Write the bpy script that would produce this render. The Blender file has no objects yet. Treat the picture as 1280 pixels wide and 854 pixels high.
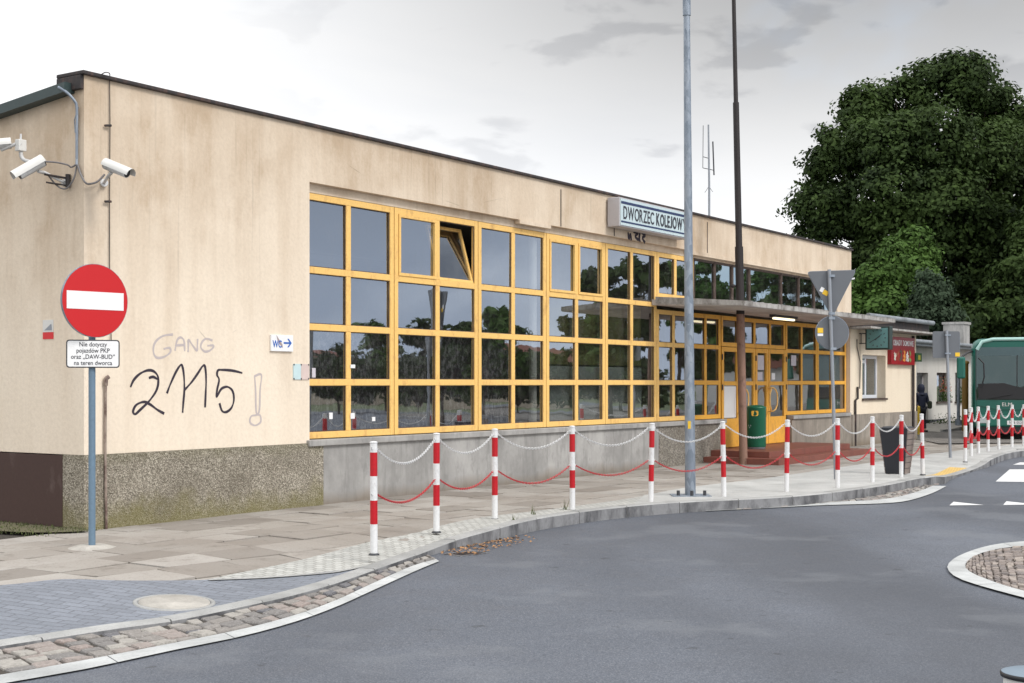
import bpy, math, random
import numpy as np
from mathutils import Vector, Matrix, Euler
rnd = random.Random(7)
scene = bpy.context.scene
COL = scene.collection
F_PX, HOR, EYE = 1700.0, 479.0, 1.65
ROAD = -0.12
DX, DY = 0.5586, 0.8294            # facade direction
CX, CY = -4.777, 15.18             # station corner on the ground
ROT = math.atan2(DY, DX)

# ------------------------------------------------------------------ geometry helpers
def F(u, w, z=0.0):                # facade frame -> world (w outwards)
    return Vector((CX + u*DX + w*DY, CY + u*DY - w*DX, z))
def G(px, py, z=0.0):              # ground point
    Y = (EYE - z)*F_PX/(py - HOR)
    return Vector(((px-640)/F_PX*Y, Y, z))
def fu(px, w=0.0):
    k = (px-640)/F_PX
    cx, cy = CX + w*DY, CY - w*DX
    return (k*cy - cx)/(DX - k*DY)
def fz(px, py, w=0.0):
    u = fu(px, w); Y = CY - w*DX + u*DY
    return EYE - (py-HOR)/F_PX*Y
def sm(t):
    t = max(0.0, min(1.0, t)); return t*t*(3-2*t)

class MB:
    def __init__(s): s.v = []; s.f = []; s.m = []; s.sm = []
    def add(s, vs, fs, mi=0, smooth=False):
        b = len(s.v); s.v += [tuple(p) for p in vs]
        for f in fs: s.f.append(tuple(i+b for i in f)); s.m.append(mi); s.sm.append(smooth)
        return s
    def box(s, x0, x1, y0, y1, z0, z1, mi=0):
        return s.add([(x0,y0,z0),(x1,y0,z0),(x1,y1,z0),(x0,y1,z0),(x0,y0,z1),(x1,y0,z1),(x1,y1,z1),(x0,y1,z1)],
              [(0,3,2,1),(4,5,6,7),(0,1,5,4),(1,2,6,5),(2,3,7,6),(3,0,4,7)], mi)
    def hexa(s, bot, top, mi=0):
        n = len(bot)
        return s.add(list(bot)+list(top), [tuple(range(n-1,-1,-1)), tuple(range(n,2*n))] +
              [(i,(i+1)%n,(i+1)%n+n,i+n) for i in range(n)], mi)
    def ring(s, c, ax, r, n, ph=0):
        ax = Vector(ax).normalized()
        a = ax.orthogonal().normalized(); b = ax.cross(a)
        return [Vector(c) + a*math.cos(2*math.pi*i/n+ph)*r + b*math.sin(2*math.pi*i/n+ph)*r for i in range(n)]
    def cyl(s, p0, p1, r0, r1=None, n=16, cap=True, mi=0):
        r1 = r0 if r1 is None else r1
        p0, p1 = Vector(p0), Vector(p1); ax = p1-p0
        A = s.ring(p0, ax, r0, n); B = s.ring(p1, ax, r1, n)
        b = len(s.v)
        s.add(A+B, [(i,(i+1)%n,(i+1)%n+n,i+n) for i in range(n)], mi, True)
        if cap:
            s.add(A, [tuple(range(n-1,-1,-1))], mi); s.add(B, [tuple(range(n))], mi)
        return s
    def lathe(s, prof, n=24, c=(0,0,0), mi=0, smooth=True):
        vs = []; k = len(prof)
        for i in range(n):
            a = 2*math.pi*i/n
            for r, z in prof: vs.append((c[0]+r*math.cos(a), c[1]+r*math.sin(a), c[2]+z))
        fs = []
        for i in range(n):
            j = (i+1) % n
            for q in range(k-1): fs.append((i*k+q, j*k+q, j*k+q+1, i*k+q+1))
        s.add(vs, fs, mi, smooth)
        return s
    def tube(s, pts, r, n=8, mi=0, flat=None):
        pts = [Vector(p) for p in pts]; rings = []
        t0 = (pts[1]-pts[0]).normalized(); a = t0.orthogonal().normalized()
        for i, p in enumerate(pts):
            t = (pts[min(i+1,len(pts)-1)] - pts[max(i-1,0)]).normalized()
            a = (a - t*a.dot(t)).normalized(); b = t.cross(a)
            rr = r[i] if isinstance(r, (list,tuple)) else r
            rings += [p + (a*math.cos(2*math.pi*q/n) + b*math.sin(2*math.pi*q/n))*rr for q in range(n)]
        fs = []
        for i in range(len(pts)-1):
            for q in range(n): fs.append((i*n+q, i*n+(q+1)%n, (i+1)*n+(q+1)%n, (i+1)*n+q))
        s.add(rings, fs, mi, True)
        s.add(rings[:n], [tuple(range(n-1,-1,-1))], mi); s.add(rings[-n:], [tuple(range(n))], mi)
        return s
    def build(s, name, mat, parent=None, loc=None, rot=None, bevel=0, smooth=None):
        me = bpy.data.meshes.new(name)
        me.from_pydata([tuple(v) for v in s.v], [], s.f)
        mats = mat if isinstance(mat, (list, tuple)) else [mat]
        for m in mats: me.materials.append(m)
        me.polygons.foreach_set('material_index', s.m)
        me.polygons.foreach_set('use_smooth', [bool(x) if smooth is None else smooth for x in s.sm])
        me.update()
        o = bpy.data.objects.new(name, me); COL.objects.link(o)
        if parent is not None: o.parent = parent
        if loc is not None: o.location = loc
        if rot is not None: o.rotation_euler = rot
        if bevel:
            b = o.modifiers.new('bevel', 'BEVEL'); b.width = bevel; b.segments = 2; b.limit_method = 'ANGLE'; b.angle_limit = 0.6
        return o
def tag(o, label=None, cat=None, group=None, kind=None):
    if label: o['label'] = label
    if cat: o['category'] = cat
    if group: o['group'] = group
    if kind: o['kind'] = kind
    return o
def thing(name, label, cat, loc=(0,0,0), rz=0.0, group=None):
    o = bpy.data.objects.new(name, None); COL.objects.link(o)
    o.location = loc; o.rotation_euler = (0,0,rz); o.empty_display_size = .2
    return tag(o, label, cat, group)
def fthing(name, label, cat, u, w, z, group=None):      # thing in the facade frame (x along, y inwards)
    return thing(name, label, cat, F(u, w, z), ROT, group)
def copy_tree(o, parent=None):
    c = o.copy(); COL.objects.link(c)
    if parent is not None: c.parent = parent
    for ch in list(o.children): copy_tree(ch, c)
    return c
def text_mesh(body, size, name, mat, parent, loc, rot=(math.pi/2,0,0), xs=1.0, bold=0.0, align='CENTER', ext=.002):
    cu = bpy.data.curves.new('t', 'FONT'); cu.body = body; cu.size = size; cu.align_x = align; cu.align_y = 'CENTER'
    cu.offset = bold; cu.extrude = ext; cu.space_line = .95
    t = bpy.data.objects.new('t', cu); COL.objects.link(t)
    dg = bpy.context.evaluated_depsgraph_get(); dg.update()
    me = bpy.data.meshes.new_from_object(t.evaluated_get(dg))
    bpy.data.objects.remove(t); bpy.data.curves.remove(cu)
    me.name = name; me.materials.clear(); me.materials.append(mat)
    o = bpy.data.objects.new(name, me); COL.objects.link(o); o.parent = parent
    o.location = loc; o.rotation_euler = rot; o.scale = (xs,1,1)
    return o

def word(txt, cap, width, name, mat, parent, x0, y, z0, bold=0.0, gap=.09):
    """capitals all of one height, set to a given width"""
    G_ = []; total = 0
    for ch in txt:
        if ch == ' ': G_.append(None); total += .45; continue
        cu = bpy.data.curves.new('t','FONT'); cu.body = ch; cu.size = 1; cu.offset = bold; cu.extrude = .004
        t = bpy.data.objects.new('t', cu); COL.objects.link(t); dg = bpy.context.evaluated_depsgraph_get(); dg.update()
        me = bpy.data.meshes.new_from_object(t.evaluated_get(dg)); bpy.data.objects.remove(t)
        v = np.array([q.co[:] for q in me.vertices]); mn = v.min(0); mx = v.max(0); h = mx[1]-mn[1]
        v = (v-mn)/[1,h,1]; w = (mx[0]-mn[0])*(1.45 if ch == 'J' else .72/.7)
        v[:,0] *= w/max(1e-6,(mx[0]-mn[0])); G_.append((v, [tuple(p.vertices) for p in me.polygons], w)); total += w+gap
    k = width/(total-gap); x = x0; mb = MB()
    for g_ in G_:
        if g_ is None: x += .45*k; continue
        v, f, w = g_
        mb.add([(x+a*k, y-c*.5, z0+b*cap) for a,b,c in v], f); x += (w+gap)*k
    return mb.build(name, mat, parent)

# ------------------------------------------------------------------ materials
class NT:
    def __init__(s, name):
        s.m = bpy.data.materials.new(name); s.m.use_nodes = True; s.t = s.m.node_tree; s.t.nodes.clear()
        s.out = s.n('ShaderNodeOutputMaterial'); s.b = s.n('ShaderNodeBsdfPrincipled')
        s.l(s.b.outputs[0], s.out.inputs[0]); s.tc = s.n('ShaderNodeTexCoord')
    def n(s, t, **k):
        x = s.t.nodes.new(t)
        for a, v in k.items(): setattr(x, a, v)
        return x
    def l(s, a, b): s.t.links.new(a, b)
    def put(s, sock, v):
        if hasattr(v, 'links') or isinstance(v, bpy.types.NodeSocket): s.l(v, sock)
        else: sock.default_value = v
    def mapping(s, scale=(1,1,1), rot=(0,0,0), loc=(0,0,0), src='Object'):
        m = s.n('ShaderNodeMapping'); m.inputs['Scale'].default_value = scale; m.inputs['Rotation'].default_value = rot
        m.inputs['Location'].default_value = loc
        s.l(s.tc.outputs[src], m.inputs[0]); return m.outputs[0]
    def noise(s, scale=5, detail=4, vec=None, rough=.6, dist=0):
        x = s.n('ShaderNodeTexNoise'); x.inputs['Scale'].default_value = scale; x.inputs['Detail'].default_value = detail
        x.inputs['Roughness'].default_value = rough; x.inputs['Distortion'].default_value = dist
        s.l(vec if vec is not None else s.tc.outputs['Object'], x.inputs['Vector']); return x.outputs['Fac']
    def vor(s, scale=5, vec=None, feature='F1', out='Distance', rnd_=1):
        x = s.n('ShaderNodeTexVoronoi', feature=feature); x.inputs['Scale'].default_value = scale; x.inputs['Randomness'].default_value = rnd_
        s.l(vec if vec is not None else s.tc.outputs['Object'], x.inputs['Vector']); return x.outputs[out]
    def ramp(s, fac, stops, interp='LINEAR'):
        x = s.n('ShaderNodeValToRGB'); x.color_ramp.interpolation = interp; e = x.color_ramp.elements
        while len(e) < len(stops): e.new(.5)
        for q, (p, c) in zip(e, stops):
            q.position = p; q.color = (c,c,c,1) if isinstance(c, (int,float)) else (*c,1)
        s.put(x.inputs[0], fac); return x.outputs[0]
    def mix(s, fac, a, b, mode='MIX'):
        x = s.n('ShaderNodeMix', data_type='RGBA', blend_type=mode)
        s.put(x.inputs[0], fac)
        for i, v in ((6,a),(7,b)):
            s.put(x.inputs[i], (*v,1) if isinstance(v, tuple) and len(v) == 3 else v)
        return x.outputs[2]
    def math(s, op, a, b=0.0, clamp=False):
        x = s.n('ShaderNodeMath', operation=op, use_clamp=clamp); s.put(x.inputs[0], a); s.put(x.inputs[1], b); return x.outputs[0]
    def bump(s, h, strength=.3, dist=.01, prev=None):
        x = s.n('ShaderNodeBump'); x.inputs['Strength'].default_value = strength; x.inputs['Distance'].default_value = dist
        s.l(h, x.inputs['Height'])
        if prev is not None: s.l(prev, x.inputs['Normal'])
        s.l(x.outputs[0], s.b.inputs['Normal']); return x.outputs[0]
    def base(s, c, rough=.7, metal=0, spec=.5):
        s.put(s.b.inputs['Base Color'], (*c,1) if isinstance(c, tuple) and len(c) == 3 else c)
        s.put(s.b.inputs['Roughness'], rough); s.b.inputs['Metallic'].default_value = metal
        s.b.inputs['Specular IOR Level'].default_value = spec; return s
def simple(name, c, rough=.6, metal=0, var=.15, scale=8, bump=0, spec=.5, island=0):
    t = NT(name)
    n = t.noise(scale, 5)
    col = t.mix(n, tuple(x*(1-var) for x in c), tuple(min(1, x*(1+var)) for x in c))
    if island:
        g = t.n('ShaderNodeNewGeometry'); r = t.ramp(g.outputs['Random Per Island'], [(0,1-island),(1,1+island)])
        col = t.mix(1.0, col, r, 'MULTIPLY')
    t.base(col, rough, metal, spec)
    if bump: t.bump(t.noise(scale*6, 4), bump, .01)
    return t.m

def m_plaster(name, c, dirt, seed=0.0, top=5.1):
    t = NT(name)
    st = t.noise(1.0, 5, t.mapping((2.6, 2.6, .22), loc=(seed,0,0)), .65)
    bl = t.noise(.55, 5, t.mapping((1,1,1), loc=(seed+3,1,2)), .6)
    fine = t.noise(22, 4)
    sep = t.n('ShaderNodeSeparateXYZ'); t.l(t.tc.outputs['Object'], sep.inputs[0])
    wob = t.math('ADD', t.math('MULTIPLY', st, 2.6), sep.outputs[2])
    hi = t.ramp(t.math('MULTIPLY', wob, .14), [(.44,0),(.90,1)])       # weathering down from the coping, plus lens darkening painted into the wall top
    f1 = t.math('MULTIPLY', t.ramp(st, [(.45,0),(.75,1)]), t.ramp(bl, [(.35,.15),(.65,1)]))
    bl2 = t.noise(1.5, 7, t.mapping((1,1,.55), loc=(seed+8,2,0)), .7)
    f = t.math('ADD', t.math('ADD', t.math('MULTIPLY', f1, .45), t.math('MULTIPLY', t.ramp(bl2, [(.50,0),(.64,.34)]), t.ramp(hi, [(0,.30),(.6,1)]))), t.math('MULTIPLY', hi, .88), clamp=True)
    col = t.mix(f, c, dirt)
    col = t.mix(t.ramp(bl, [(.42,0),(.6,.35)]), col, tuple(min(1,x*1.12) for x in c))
    thin = t.noise(1.0, 3, t.mapping((14,14,.35), loc=(seed,4,0)), .7)
    col = t.mix(t.math('MULTIPLY', t.ramp(thin, [(.6,0),(.75,.5)]), hi), col, tuple(x*.45 for x in dirt))
    cr = t.vor(.5, t.mapping((1,1,1.6), loc=(seed,.3,.7)), 'DISTANCE_TO_EDGE')
    crn = t.noise(1.2, 3)
    crk = t.math('MULTIPLY', t.ramp(cr, [(.0,1),(.004,0)]), t.ramp(crn, [(.62,0),(.68,.4)]))
    col = t.mix(crk, col, (.10,.08,.06))
    col = t.mix(t.ramp(fine, [(.3,.12),(.6,0)]), col, (.25,.19,.13))
    t.base(col, .92, 0, .2)
    t.bump(t.math('ADD', fine, t.math('MULTIPLY', bl, 1.5)), .25, .012)
    return t.m
def m_pebble(name, c1, c2, moss=True):
    t = NT(name)
    v = t.vor(75, out='Color'); sv = t.n('ShaderNodeSeparateColor'); t.l(v, sv.inputs[0])
    d = t.vor(75)
    col = t.ramp(sv.outputs[0], [(0,tuple(x*.55 for x in c1)),(.35,c1),(.7,c2),(1,tuple(min(1,x*1.5) for x in c2))])
    bl = t.noise(1.4, 5)
    col = t.mix(t.ramp(bl, [(.4,0),(.7,.55)]), col, (.14,.12,.09))
    sep = t.n('ShaderNodeSeparateXYZ'); t.l(t.tc.outputs['Object'], sep.inputs[0])
    if moss:
        mo = t.noise(2.2, 6, t.mapping((1,1,.8)), .7)
        low = t.ramp(t.math('ADD', sep.outputs[2], t.math('MULTIPLY', mo, -.75)), [(0,0),(.0001,0)])
        low = t.ramp(t.math('SUBTRACT', t.math('MULTIPLY', mo, .9), sep.outputs[2]), [(.10,0),(.42,1)])
        top = t.ramp(t.math('SUBTRACT', t.math('ADD', sep.outputs[2], t.math('MULTIPLY', mo, .5)), .95), [(0,0),(.3,.8)])
        col = t.mix(t.math('MULTIPLY', low, .65), col, (.19,.17,.06))
        col = t.mix(t.math('MULTIPLY', top, .6), col, (.13,.13,.04))
    t.base(col, .95, 0, .2); t.bump(d, .9, .012)
    return t.m
def m_render(name, c):
    t = NT(name)
    bl = t.noise(.9, 6, t.mapping((1.3,1.3,1)), .65); st = t.noise(1, 4, t.mapping((6,6,.7)), .7)
    col = t.mix(t.ramp(bl, [(.3,0),(.7,1)]), tuple(x*.66 for x in c), tuple(x*1.22 for x in c))
    bl3 = t.noise(3.4, 6, t.mapping((1,1,.6)), .7); col = t.mix(t.ramp(bl3, [(.52,0),(.60,.35)]), col, tuple(x*.55 for x in c))
    col = t.mix(t.ramp(st, [(.50,0),(.72,.6)]), col, tuple(x*.5 for x in c))
    sep = t.n('ShaderNodeSeparateXYZ'); t.l(t.tc.outputs['Object'], sep.inputs[0])
    low = t.ramp(t.math('SUBTRACT', t.math('MULTIPLY', bl, .4), sep.outputs[2]), [(.0,0),(.2,.7)])
    col = t.mix(low, col, (.16,.12,.08))
    v = t.vor(1.1, feature='DISTANCE_TO_EDGE'); crk = t.math('MULTIPLY', t.ramp(v, [(0,1),(.008,0)]), t.ramp(t.noise(1.7,2), [(.62,0),(.68,.5)]))
    col = t.mix(crk, col, (.06,.05,.04))
    t.base(col, .9, 0, .25); t.bump(t.noise(14, 6), .3, .01); return t.m
def m_asphalt():
    t = NT('asphalt')
    gr = t.noise(95, 2, None, .8); g2 = t.vor(160); big = t.noise(.28, 5, t.mapping((1,.6,1), rot=(0,0,.4)), .6)
    mid = t.noise(2.2, 5)
    col = t.mix(t.ramp(big, [(.3,0),(.7,1)]), (.082,.092,.112), (.132,.145,.172))
    col = t.mix(t.ramp(mid, [(.35,.35),(.6,0)]), col, (.074,.081,.097))
    col = t.mix(t.ramp(gr, [(.54,0),(.66,.55)]), col, (.26,.27,.29))
    col = t.mix(t.ramp(gr, [(.34,.65),(.47,0)]), col, (.03,.032,.038))
    track = t.noise(.16, 3, t.mapping((2.2,.5,1), rot=(0,0,-.9)), .5)
    col = t.mix(t.ramp(track, [(.46,0),(.60,.45)]), col, (.06,.063,.072))
    cr = t.vor(.22, t.mapping((1,1,1), rot=(0,0,.3)), 'DISTANCE_TO_EDGE')
    ds = t.n('ShaderNodeVectorMath', operation='DISTANCE'); t.l(t.tc.outputs['Object'], ds.inputs[0]); ds.inputs[1].default_value = (9.5,13.0,-.12)
    wb = t.math('ADD', ds.outputs['Value'], t.math('MULTIPLY', t.noise(.5, 3), .9))
    lane = t.ramp(t.math('MULTIPLY', wb, .05), [(.30,0),(.34,.30),(.375,.05),(.41,.0),(.45,.26),(.49,0)])
    col = t.mix(lane, col, (.052,.056,.066))
    pt_ = t.noise(.55, 5, t.mapping((1,1,1), loc=(4,7,0)), .6)
    col = t.mix(t.ramp(pt_, [(.55,0),(.62,.30)]), col, (.17,.18,.195))
    spots = t.noise(6, 2, t.mapping((1,1,1), loc=(9,2,0)), .5)
    col = t.mix(t.ramp(spots, [(.70,0),(.74,.5)]), col, (.035,.036,.04))
    t.base(col, t.ramp(mid, [(.3,.72),(.7,.9)]), 0, .35); t.bump(gr, .25, .006); return t.m
def m_slab():
    t = NT('concrete_slab'); g = t.n('ShaderNodeNewGeometry')
    bl = t.noise(.8, 5); fi = t.noise(40, 4, None, .7); sp = t.noise(3.5, 5, None, .7)
    col = t.ramp(g.outputs['Random Per Island'], [(0,(.235,.212,.188)),(.45,(.325,.30,.27)),(1,(.385,.36,.33))])
    col = t.mix(t.ramp(bl, [(.4,0),(.7,.5)]), col, (.22,.185,.155))
    col = t.mix(t.ramp(sp, [(.55,0),(.70,.6)]), col, (.15,.13,.11))
    col = t.mix(t.ramp(fi, [(.3,.35),(.5,0)]), col, (.13,.115,.10))
    t.base(col, .9, 0, .25); t.bump(fi, .25, .006); return t.m
def m_sett(name, stops, rough=.85):
    t = NT(name); g = t.n('ShaderNodeNewGeometry')
    fi = t.noise(28, 5, None, .7); col = t.ramp(g.outputs['Random Per Island'], stops, 'CONSTANT')
    col = t.mix(t.ramp(fi, [(.3,.5),(.55,0)]), col, (.09,.08,.075))
    col = t.mix(t.ramp(t.noise(60,3), [(.55,0),(.7,.4)]), col, (.55,.52,.5))
    t.base(col, rough, 0, .3); t.bump(fi, .6, .012); return t.m
def m_paver(name, c, cj, w, h, rot, mort=.006, var=.25, bumpd=.006):
    t = NT(name)
    vec = t.mapping((1,1,1), rot=(0,0,rot))
    x = t.n('ShaderNodeTexBrick'); x.offset = .5; x.inputs['Scale'].default_value = 1
    x.inputs['Brick Width'].default_value = w; x.inputs['Row Height'].default_value = h
    x.inputs['Mortar Size'].default_value = mort; x.inputs['Mortar Smooth'].default_value = .4
    x.inputs['Color1'].default_value = (*[q*(1-var) for q in c],1); x.inputs['Color2'].default_value = (*[min(1,q*(1+var)) for q in c],1)
    x.inputs['Mortar'].default_value = (*cj,1)
    dv = t.n('ShaderNodeVectorMath', operation='ADD'); nn = t.n('ShaderNodeTexNoise'); nn.inputs['Scale'].default_value = 7
    t.l(t.tc.outputs['Object'], nn.inputs['Vector']); sc = t.n('ShaderNodeVectorMath', operation='SCALE'); sc.inputs['Scale'].default_value = .02
    t.l(nn.outputs['Color'], sc.inputs[0]); t.l(vec, dv.inputs[0]); t.l(sc.outputs[0], dv.inputs[1]); t.l(dv.outputs[0], x.inputs['Vector'])
    fi = t.noise(45, 4, None, .7); bl = t.noise(.7, 4)
    col = t.mix(t.ramp(bl, [(.35,0),(.7,.45)]), x.outputs['Color'], tuple(q*.6 for q in c))
    col = t.mix(t.ramp(fi, [(.3,.4),(.5,0)]), col, tuple(q*.35 for q in c))
    t.base(col, .88, 0, .3)
    inv = t.math('SUBTRACT', 1.0, x.outputs['Fac'])
    t.bump(t.math('ADD', inv, t.math('MULTIPLY', fi, .5)), .7, bumpd); return t.m
def m_concrete(name, c, joint=0, scale=3):
    t = NT(name); bl = t.noise(scale, 6, None, .65); fi = t.noise(60, 4, None, .7)
    col = t.mix(t.ramp(bl, [(.3,0),(.7,1)]), tuple(q*.72 for q in c), tuple(min(1,q*1.12) for q in c))
    g = t.n('ShaderNodeNewGeometry'); col = t.mix(1.0, col, t.ramp(g.outputs['Random Per Island'], [(0,.86),(1,1.08)]), 'MULTIPLY')
    col = t.mix(t.ramp(fi, [(.3,.4),(.5,0)]), col, tuple(q*.4 for q in c))
    t.base(col, .9, 0, .3); t.bump(fi, .3, .006); return t.m
def m_glass(name, refl=.46, tint=(.62,.64,.62), gcol=(.84,.88,.93)):
    t = NT(name); t.t.nodes.remove(t.b)
    gl = t.n('ShaderNodeBsdfGlossy'); gl.inputs['Roughness'].default_value = .012; gl.inputs['Color'].default_value = (*gcol,1)
    tr = t.n('ShaderNodeBsdfTransparent'); tr.inputs['Color'].default_value = (*tint,1)
    bu = t.n('ShaderNodeBump'); bu.inputs['Strength'].default_value = .05; bu.inputs['Distance'].default_value = .02
    t.l(t.noise(1.6, 2), bu.inputs['Height']); t.l(bu.outputs[0], gl.inputs['Normal'])
    di = t.n('ShaderNodeBsdfDiffuse'); di.inputs['Color'].default_value = (.35,.35,.33,1)
    mx = t.n('ShaderNodeMixShader'); mx.inputs[0].default_value = refl
    t.l(tr.outputs[0], mx.inputs[1]); t.l(gl.outputs[0], mx.inputs[2])
    m2 = t.n('ShaderNodeMixShader'); dirt = t.ramp(t.noise(3.0, 6, t.mapping((1,1,.5)), .75), [(.5,.015),(.8,.12)])
    t.l(dirt, m2.inputs[0]); t.l(mx.outputs[0], m2.inputs[1]); t.l(di.outputs[0], m2.inputs[2]); t.l(m2.outputs[0], t.out.inputs[0])
    return t.m
def m_emit(name, c, s):
    t = NT(name); t.base(c, .5); t.b.inputs['Emission Color'].default_value = (*c,1); t.b.inputs['Emission Strength'].default_value = s; return t.m
def m_rust(name, c, rust, lo=.5, hi=.62, rough=.6, sc=5):
    t = NT(name); n = t.noise(sc, 6, t.mapping((1,1,.5)), .7); f = t.ramp(n, [(lo,0),(hi,1)])
    v = t.mix(t.noise(30, 3), tuple(q*.8 for q in c), tuple(min(1,q*1.15) for q in c))
    t.base(t.mix(f, v, rust), rough, 0, .4); t.bump(n, .3, .004); return t.m
def m_galv(name='galvanised_steel'):
    t = NT(name); v = t.vor(22, t.mapping((1,1,.4)), out='Color'); s = t.n('ShaderNodeSeparateColor'); t.l(v, s.inputs[0])
    col = t.ramp(s.outputs[0], [(0,(.17,.205,.25)),(1,(.29,.33,.385))])
    col = t.mix(t.ramp(t.noise(3,6,t.mapping((1,1,.6)),.7), [(.5,0),(.7,.5)]), col, (.36,.39,.42))
    t.base(col, .55, .35, .5); t.bump(t.noise(40,3), .1, .003); return t.m
def m_leaf(name, c1, c2, c3):
    t = NT(name); g = t.n('ShaderNodeNewGeometry'); n = t.noise(.35, 4)
    r = t.ramp(g.outputs['Random Per Island'], [(0,c1),(.6,c2),(1,c3)])
    col = t.mix(t.ramp(n, [(.35,0),(.7,.8)]), r, tuple(q*1.5 for q in c3))
    t.base(col, .75, 0, .2)
    tr = t.n('ShaderNodeBsdfTranslucent'); t.l(col, tr.inputs[0]); mx = t.n('ShaderNodeMixShader'); mx.inputs[0].default_value = .2
    t.l(t.b.outputs[0], mx.inputs[1]); t.l(tr.outputs[0], mx.inputs[2]); t.l(mx.outputs[0], t.out.inputs[0]); return t.m

M = {}
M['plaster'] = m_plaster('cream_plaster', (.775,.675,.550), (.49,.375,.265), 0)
M['plaster2'] = m_plaster('cream_plaster_annex', (.76,.66,.52), (.62,.50,.36), 5, 3.2)
M['white_plaster'] = m_plaster('white_plaster', (.62,.60,.56), (.42,.39,.35), 9, 3.2)
M['pebble'] = m_pebble('pebble_dash', (.25,.222,.175), (.37,.335,.275))
M['pebble2'] = m_pebble('pebble_dash_dark', (.17,.155,.13), (.30,.275,.24), False)
M['render'] = m_render('grey_render', (.36,.35,.335))
M['render2'] = m_render('brown_grey_render', (.30,.265,.225))
M['brown'] = m_rust('brown_plinth_paint', (.060,.032,.026), (.11,.075,.065), .6, .75, .7, 3)
M['asphalt'] = m_asphalt()
M['slab'] = m_slab()
M['sett'] = m_sett('granite_setts', [(0,(.24,.222,.205)),(.25,(.29,.25,.228)),(.4,(.19,.18,.172)),(.6,(.34,.32,.29)),(.78,(.13,.13,.14)),(.84,(.28,.232,.21)),(.90,(.27,.25,.23))])
M['sett_brown'] = m_sett('brown_setts', [(0,(.22,.185,.165)),(.3,(.28,.235,.21)),(.55,(.18,.155,.145)),(.8,(.33,.285,.25))])
M['joint'] = simple('joint_soil', (.05,.042,.034), .95, var=.4, scale=20, bump=.4)
M['pale_setts'] = m_paver('pale_small_setts', (.46,.46,.435), (.27,.265,.24), .10, .095, .35, .008, .14, .008)
M['pale_concrete'] = m_concrete('pale_concrete', (.46,.46,.445), scale=1.2)
M['grey_paver'] = m_paver('grey_blue_pavers', (.215,.232,.265), (.13,.138,.155), .20, .10, .25, .006, .10, .005)
M['yard'] = m_paver('yard_setts', (.22,.205,.19), (.10,.09,.08), .22, .16, .5, .02, .35, .02)
M['tactile'] = m_paver('yellow_tactile', (.74,.50,.17), (.48,.33,.12), .1, .1, .35, .012, .08, .008)
M['kerb'] = m_concrete('kerb_concrete', (.37,.37,.36), scale=2)
M['kerb_face'] = m_rust('kerb_face', (.24,.24,.245), (.075,.075,.08), .42, .62, .9, 2.2)
M['white_stone'] = m_concrete('pale_edging', (.47,.48,.475), scale=2)
M['paint'] = m_rust('road_paint', (.66,.66,.66), (.45,.46,.47), .56, .75, .7, 6)
M['lid'] = m_concrete('lid_concrete', (.44,.415,.375), scale=5)
M['grass'] = simple('grass_blade', (.07,.085,.025), .8, var=.5, scale=3, island=.4)
M['soil'] = simple('soil', (.11,.10,.055), .95, var=.5, scale=5, bump=.5)
M['field'] = simple('field', (.07,.09,.03), .95, var=.4, scale=.4)
M['yellow'] = m_rust('yellow_frame_paint', (.84,.53,.17), (.50,.27,.10), .54, .78, .5, 6)
M['yellow_o'] = m_rust('orange_door_paint', (.82,.42,.06), (.42,.20,.06), .54, .78, .5, 6)
M['brown_frame'] = m_rust('brown_frame_paint', (.075,.05,.04), (.17,.13,.11), .5, .7, .6, 9)
M['glass'] = m_glass('window_glass')
M['glass2'] = m_glass('clerestory_glass', .55, (.25,.3,.3), (.72,.86,.90))
M['interior'] = simple('interior_wall', (.16,.155,.14), .9)
M['interior_floor'] = simple('interior_floor', (.14,.12,.10), .4)
M['curtain'] = m_rust('net_curtain', (.07,.062,.078), (.44,.42,.46), .47, .62, .9, 17)
M['curtain_plain'] = simple('plain_curtain', (.115,.115,.13), .9, var=.3, scale=3)
M['blind'] = simple('pale_blind', (.36,.40,.40), .8, var=.1, scale=2)
M['olive'] = simple('olive_curtain', (.17,.165,.06), .9, var=.2, scale=2)
M['white'] = simple('white_paint', (.78,.78,.78), .45, var=.04, scale=5)
M['offwhite'] = simple('off_white_plastic', (.62,.61,.58), .5, var=.08)
M['dirtywhite'] = m_rust('dirty_white', (.60,.60,.60), (.33,.32,.30), .45, .7, .6, 4)
M['red'] = simple('red_paint', (.60,.008,.012), .4, var=.05)
M['signred'] = simple('sign_red', (.52,.0025,.005), .35, var=.02)
M['boll_white'] = m_rust('bollard_white', (.70,.70,.70), (.36,.33,.30), .55, .75, .4, 14)
M['boll_red'] = m_rust('bollard_red', (.48,.006,.014), (.20,.02,.02), .55, .75, .35, 14)
M['chain_white'] = simple('white_plastic_chain', (.66,.66,.66), .4, var=.05)
M['chain_red'] = simple('red_plastic_chain', (.52,.03,.04), .4, var=.15)
M['galv'] = m_galv()
M['sign_back'] = simple('sign_back_grey', (.125,.135,.15), .55, .1, var=.1, scale=4)
M['steel'] = simple('grey_steel', (.27,.29,.32), .5, .3, var=.12)
M['darksteel'] = simple('dark_steel', (.05,.052,.058), .5, .3)
M['bluepole'] = m_rust('blue_grey_pole', (.13,.20,.27), (.24,.29,.33), .6, .75, .5, 7)
M['black'] = simple('black', (.012,.012,.014), .5)
M['roofing'] = m_rust('bitumen_flashing', (.035,.03,.03), (.09,.055,.045), .5, .65, .7, 8)
M['roofgreen'] = simple('dark_green_fascia', (.028,.048,.048), .5, var=.2)
M['zinc'] = m_rust('zinc_sheet', (.24,.26,.28), (.12,.13,.14), .45, .7, .5, 3)
M['canopy'] = m_render('canopy_underside', (.50,.46,.43))
M['canopy_edge'] = m_rust('canopy_edge', (.40,.385,.365), (.16,.145,.13), .42, .66, .85, 5)
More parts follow.
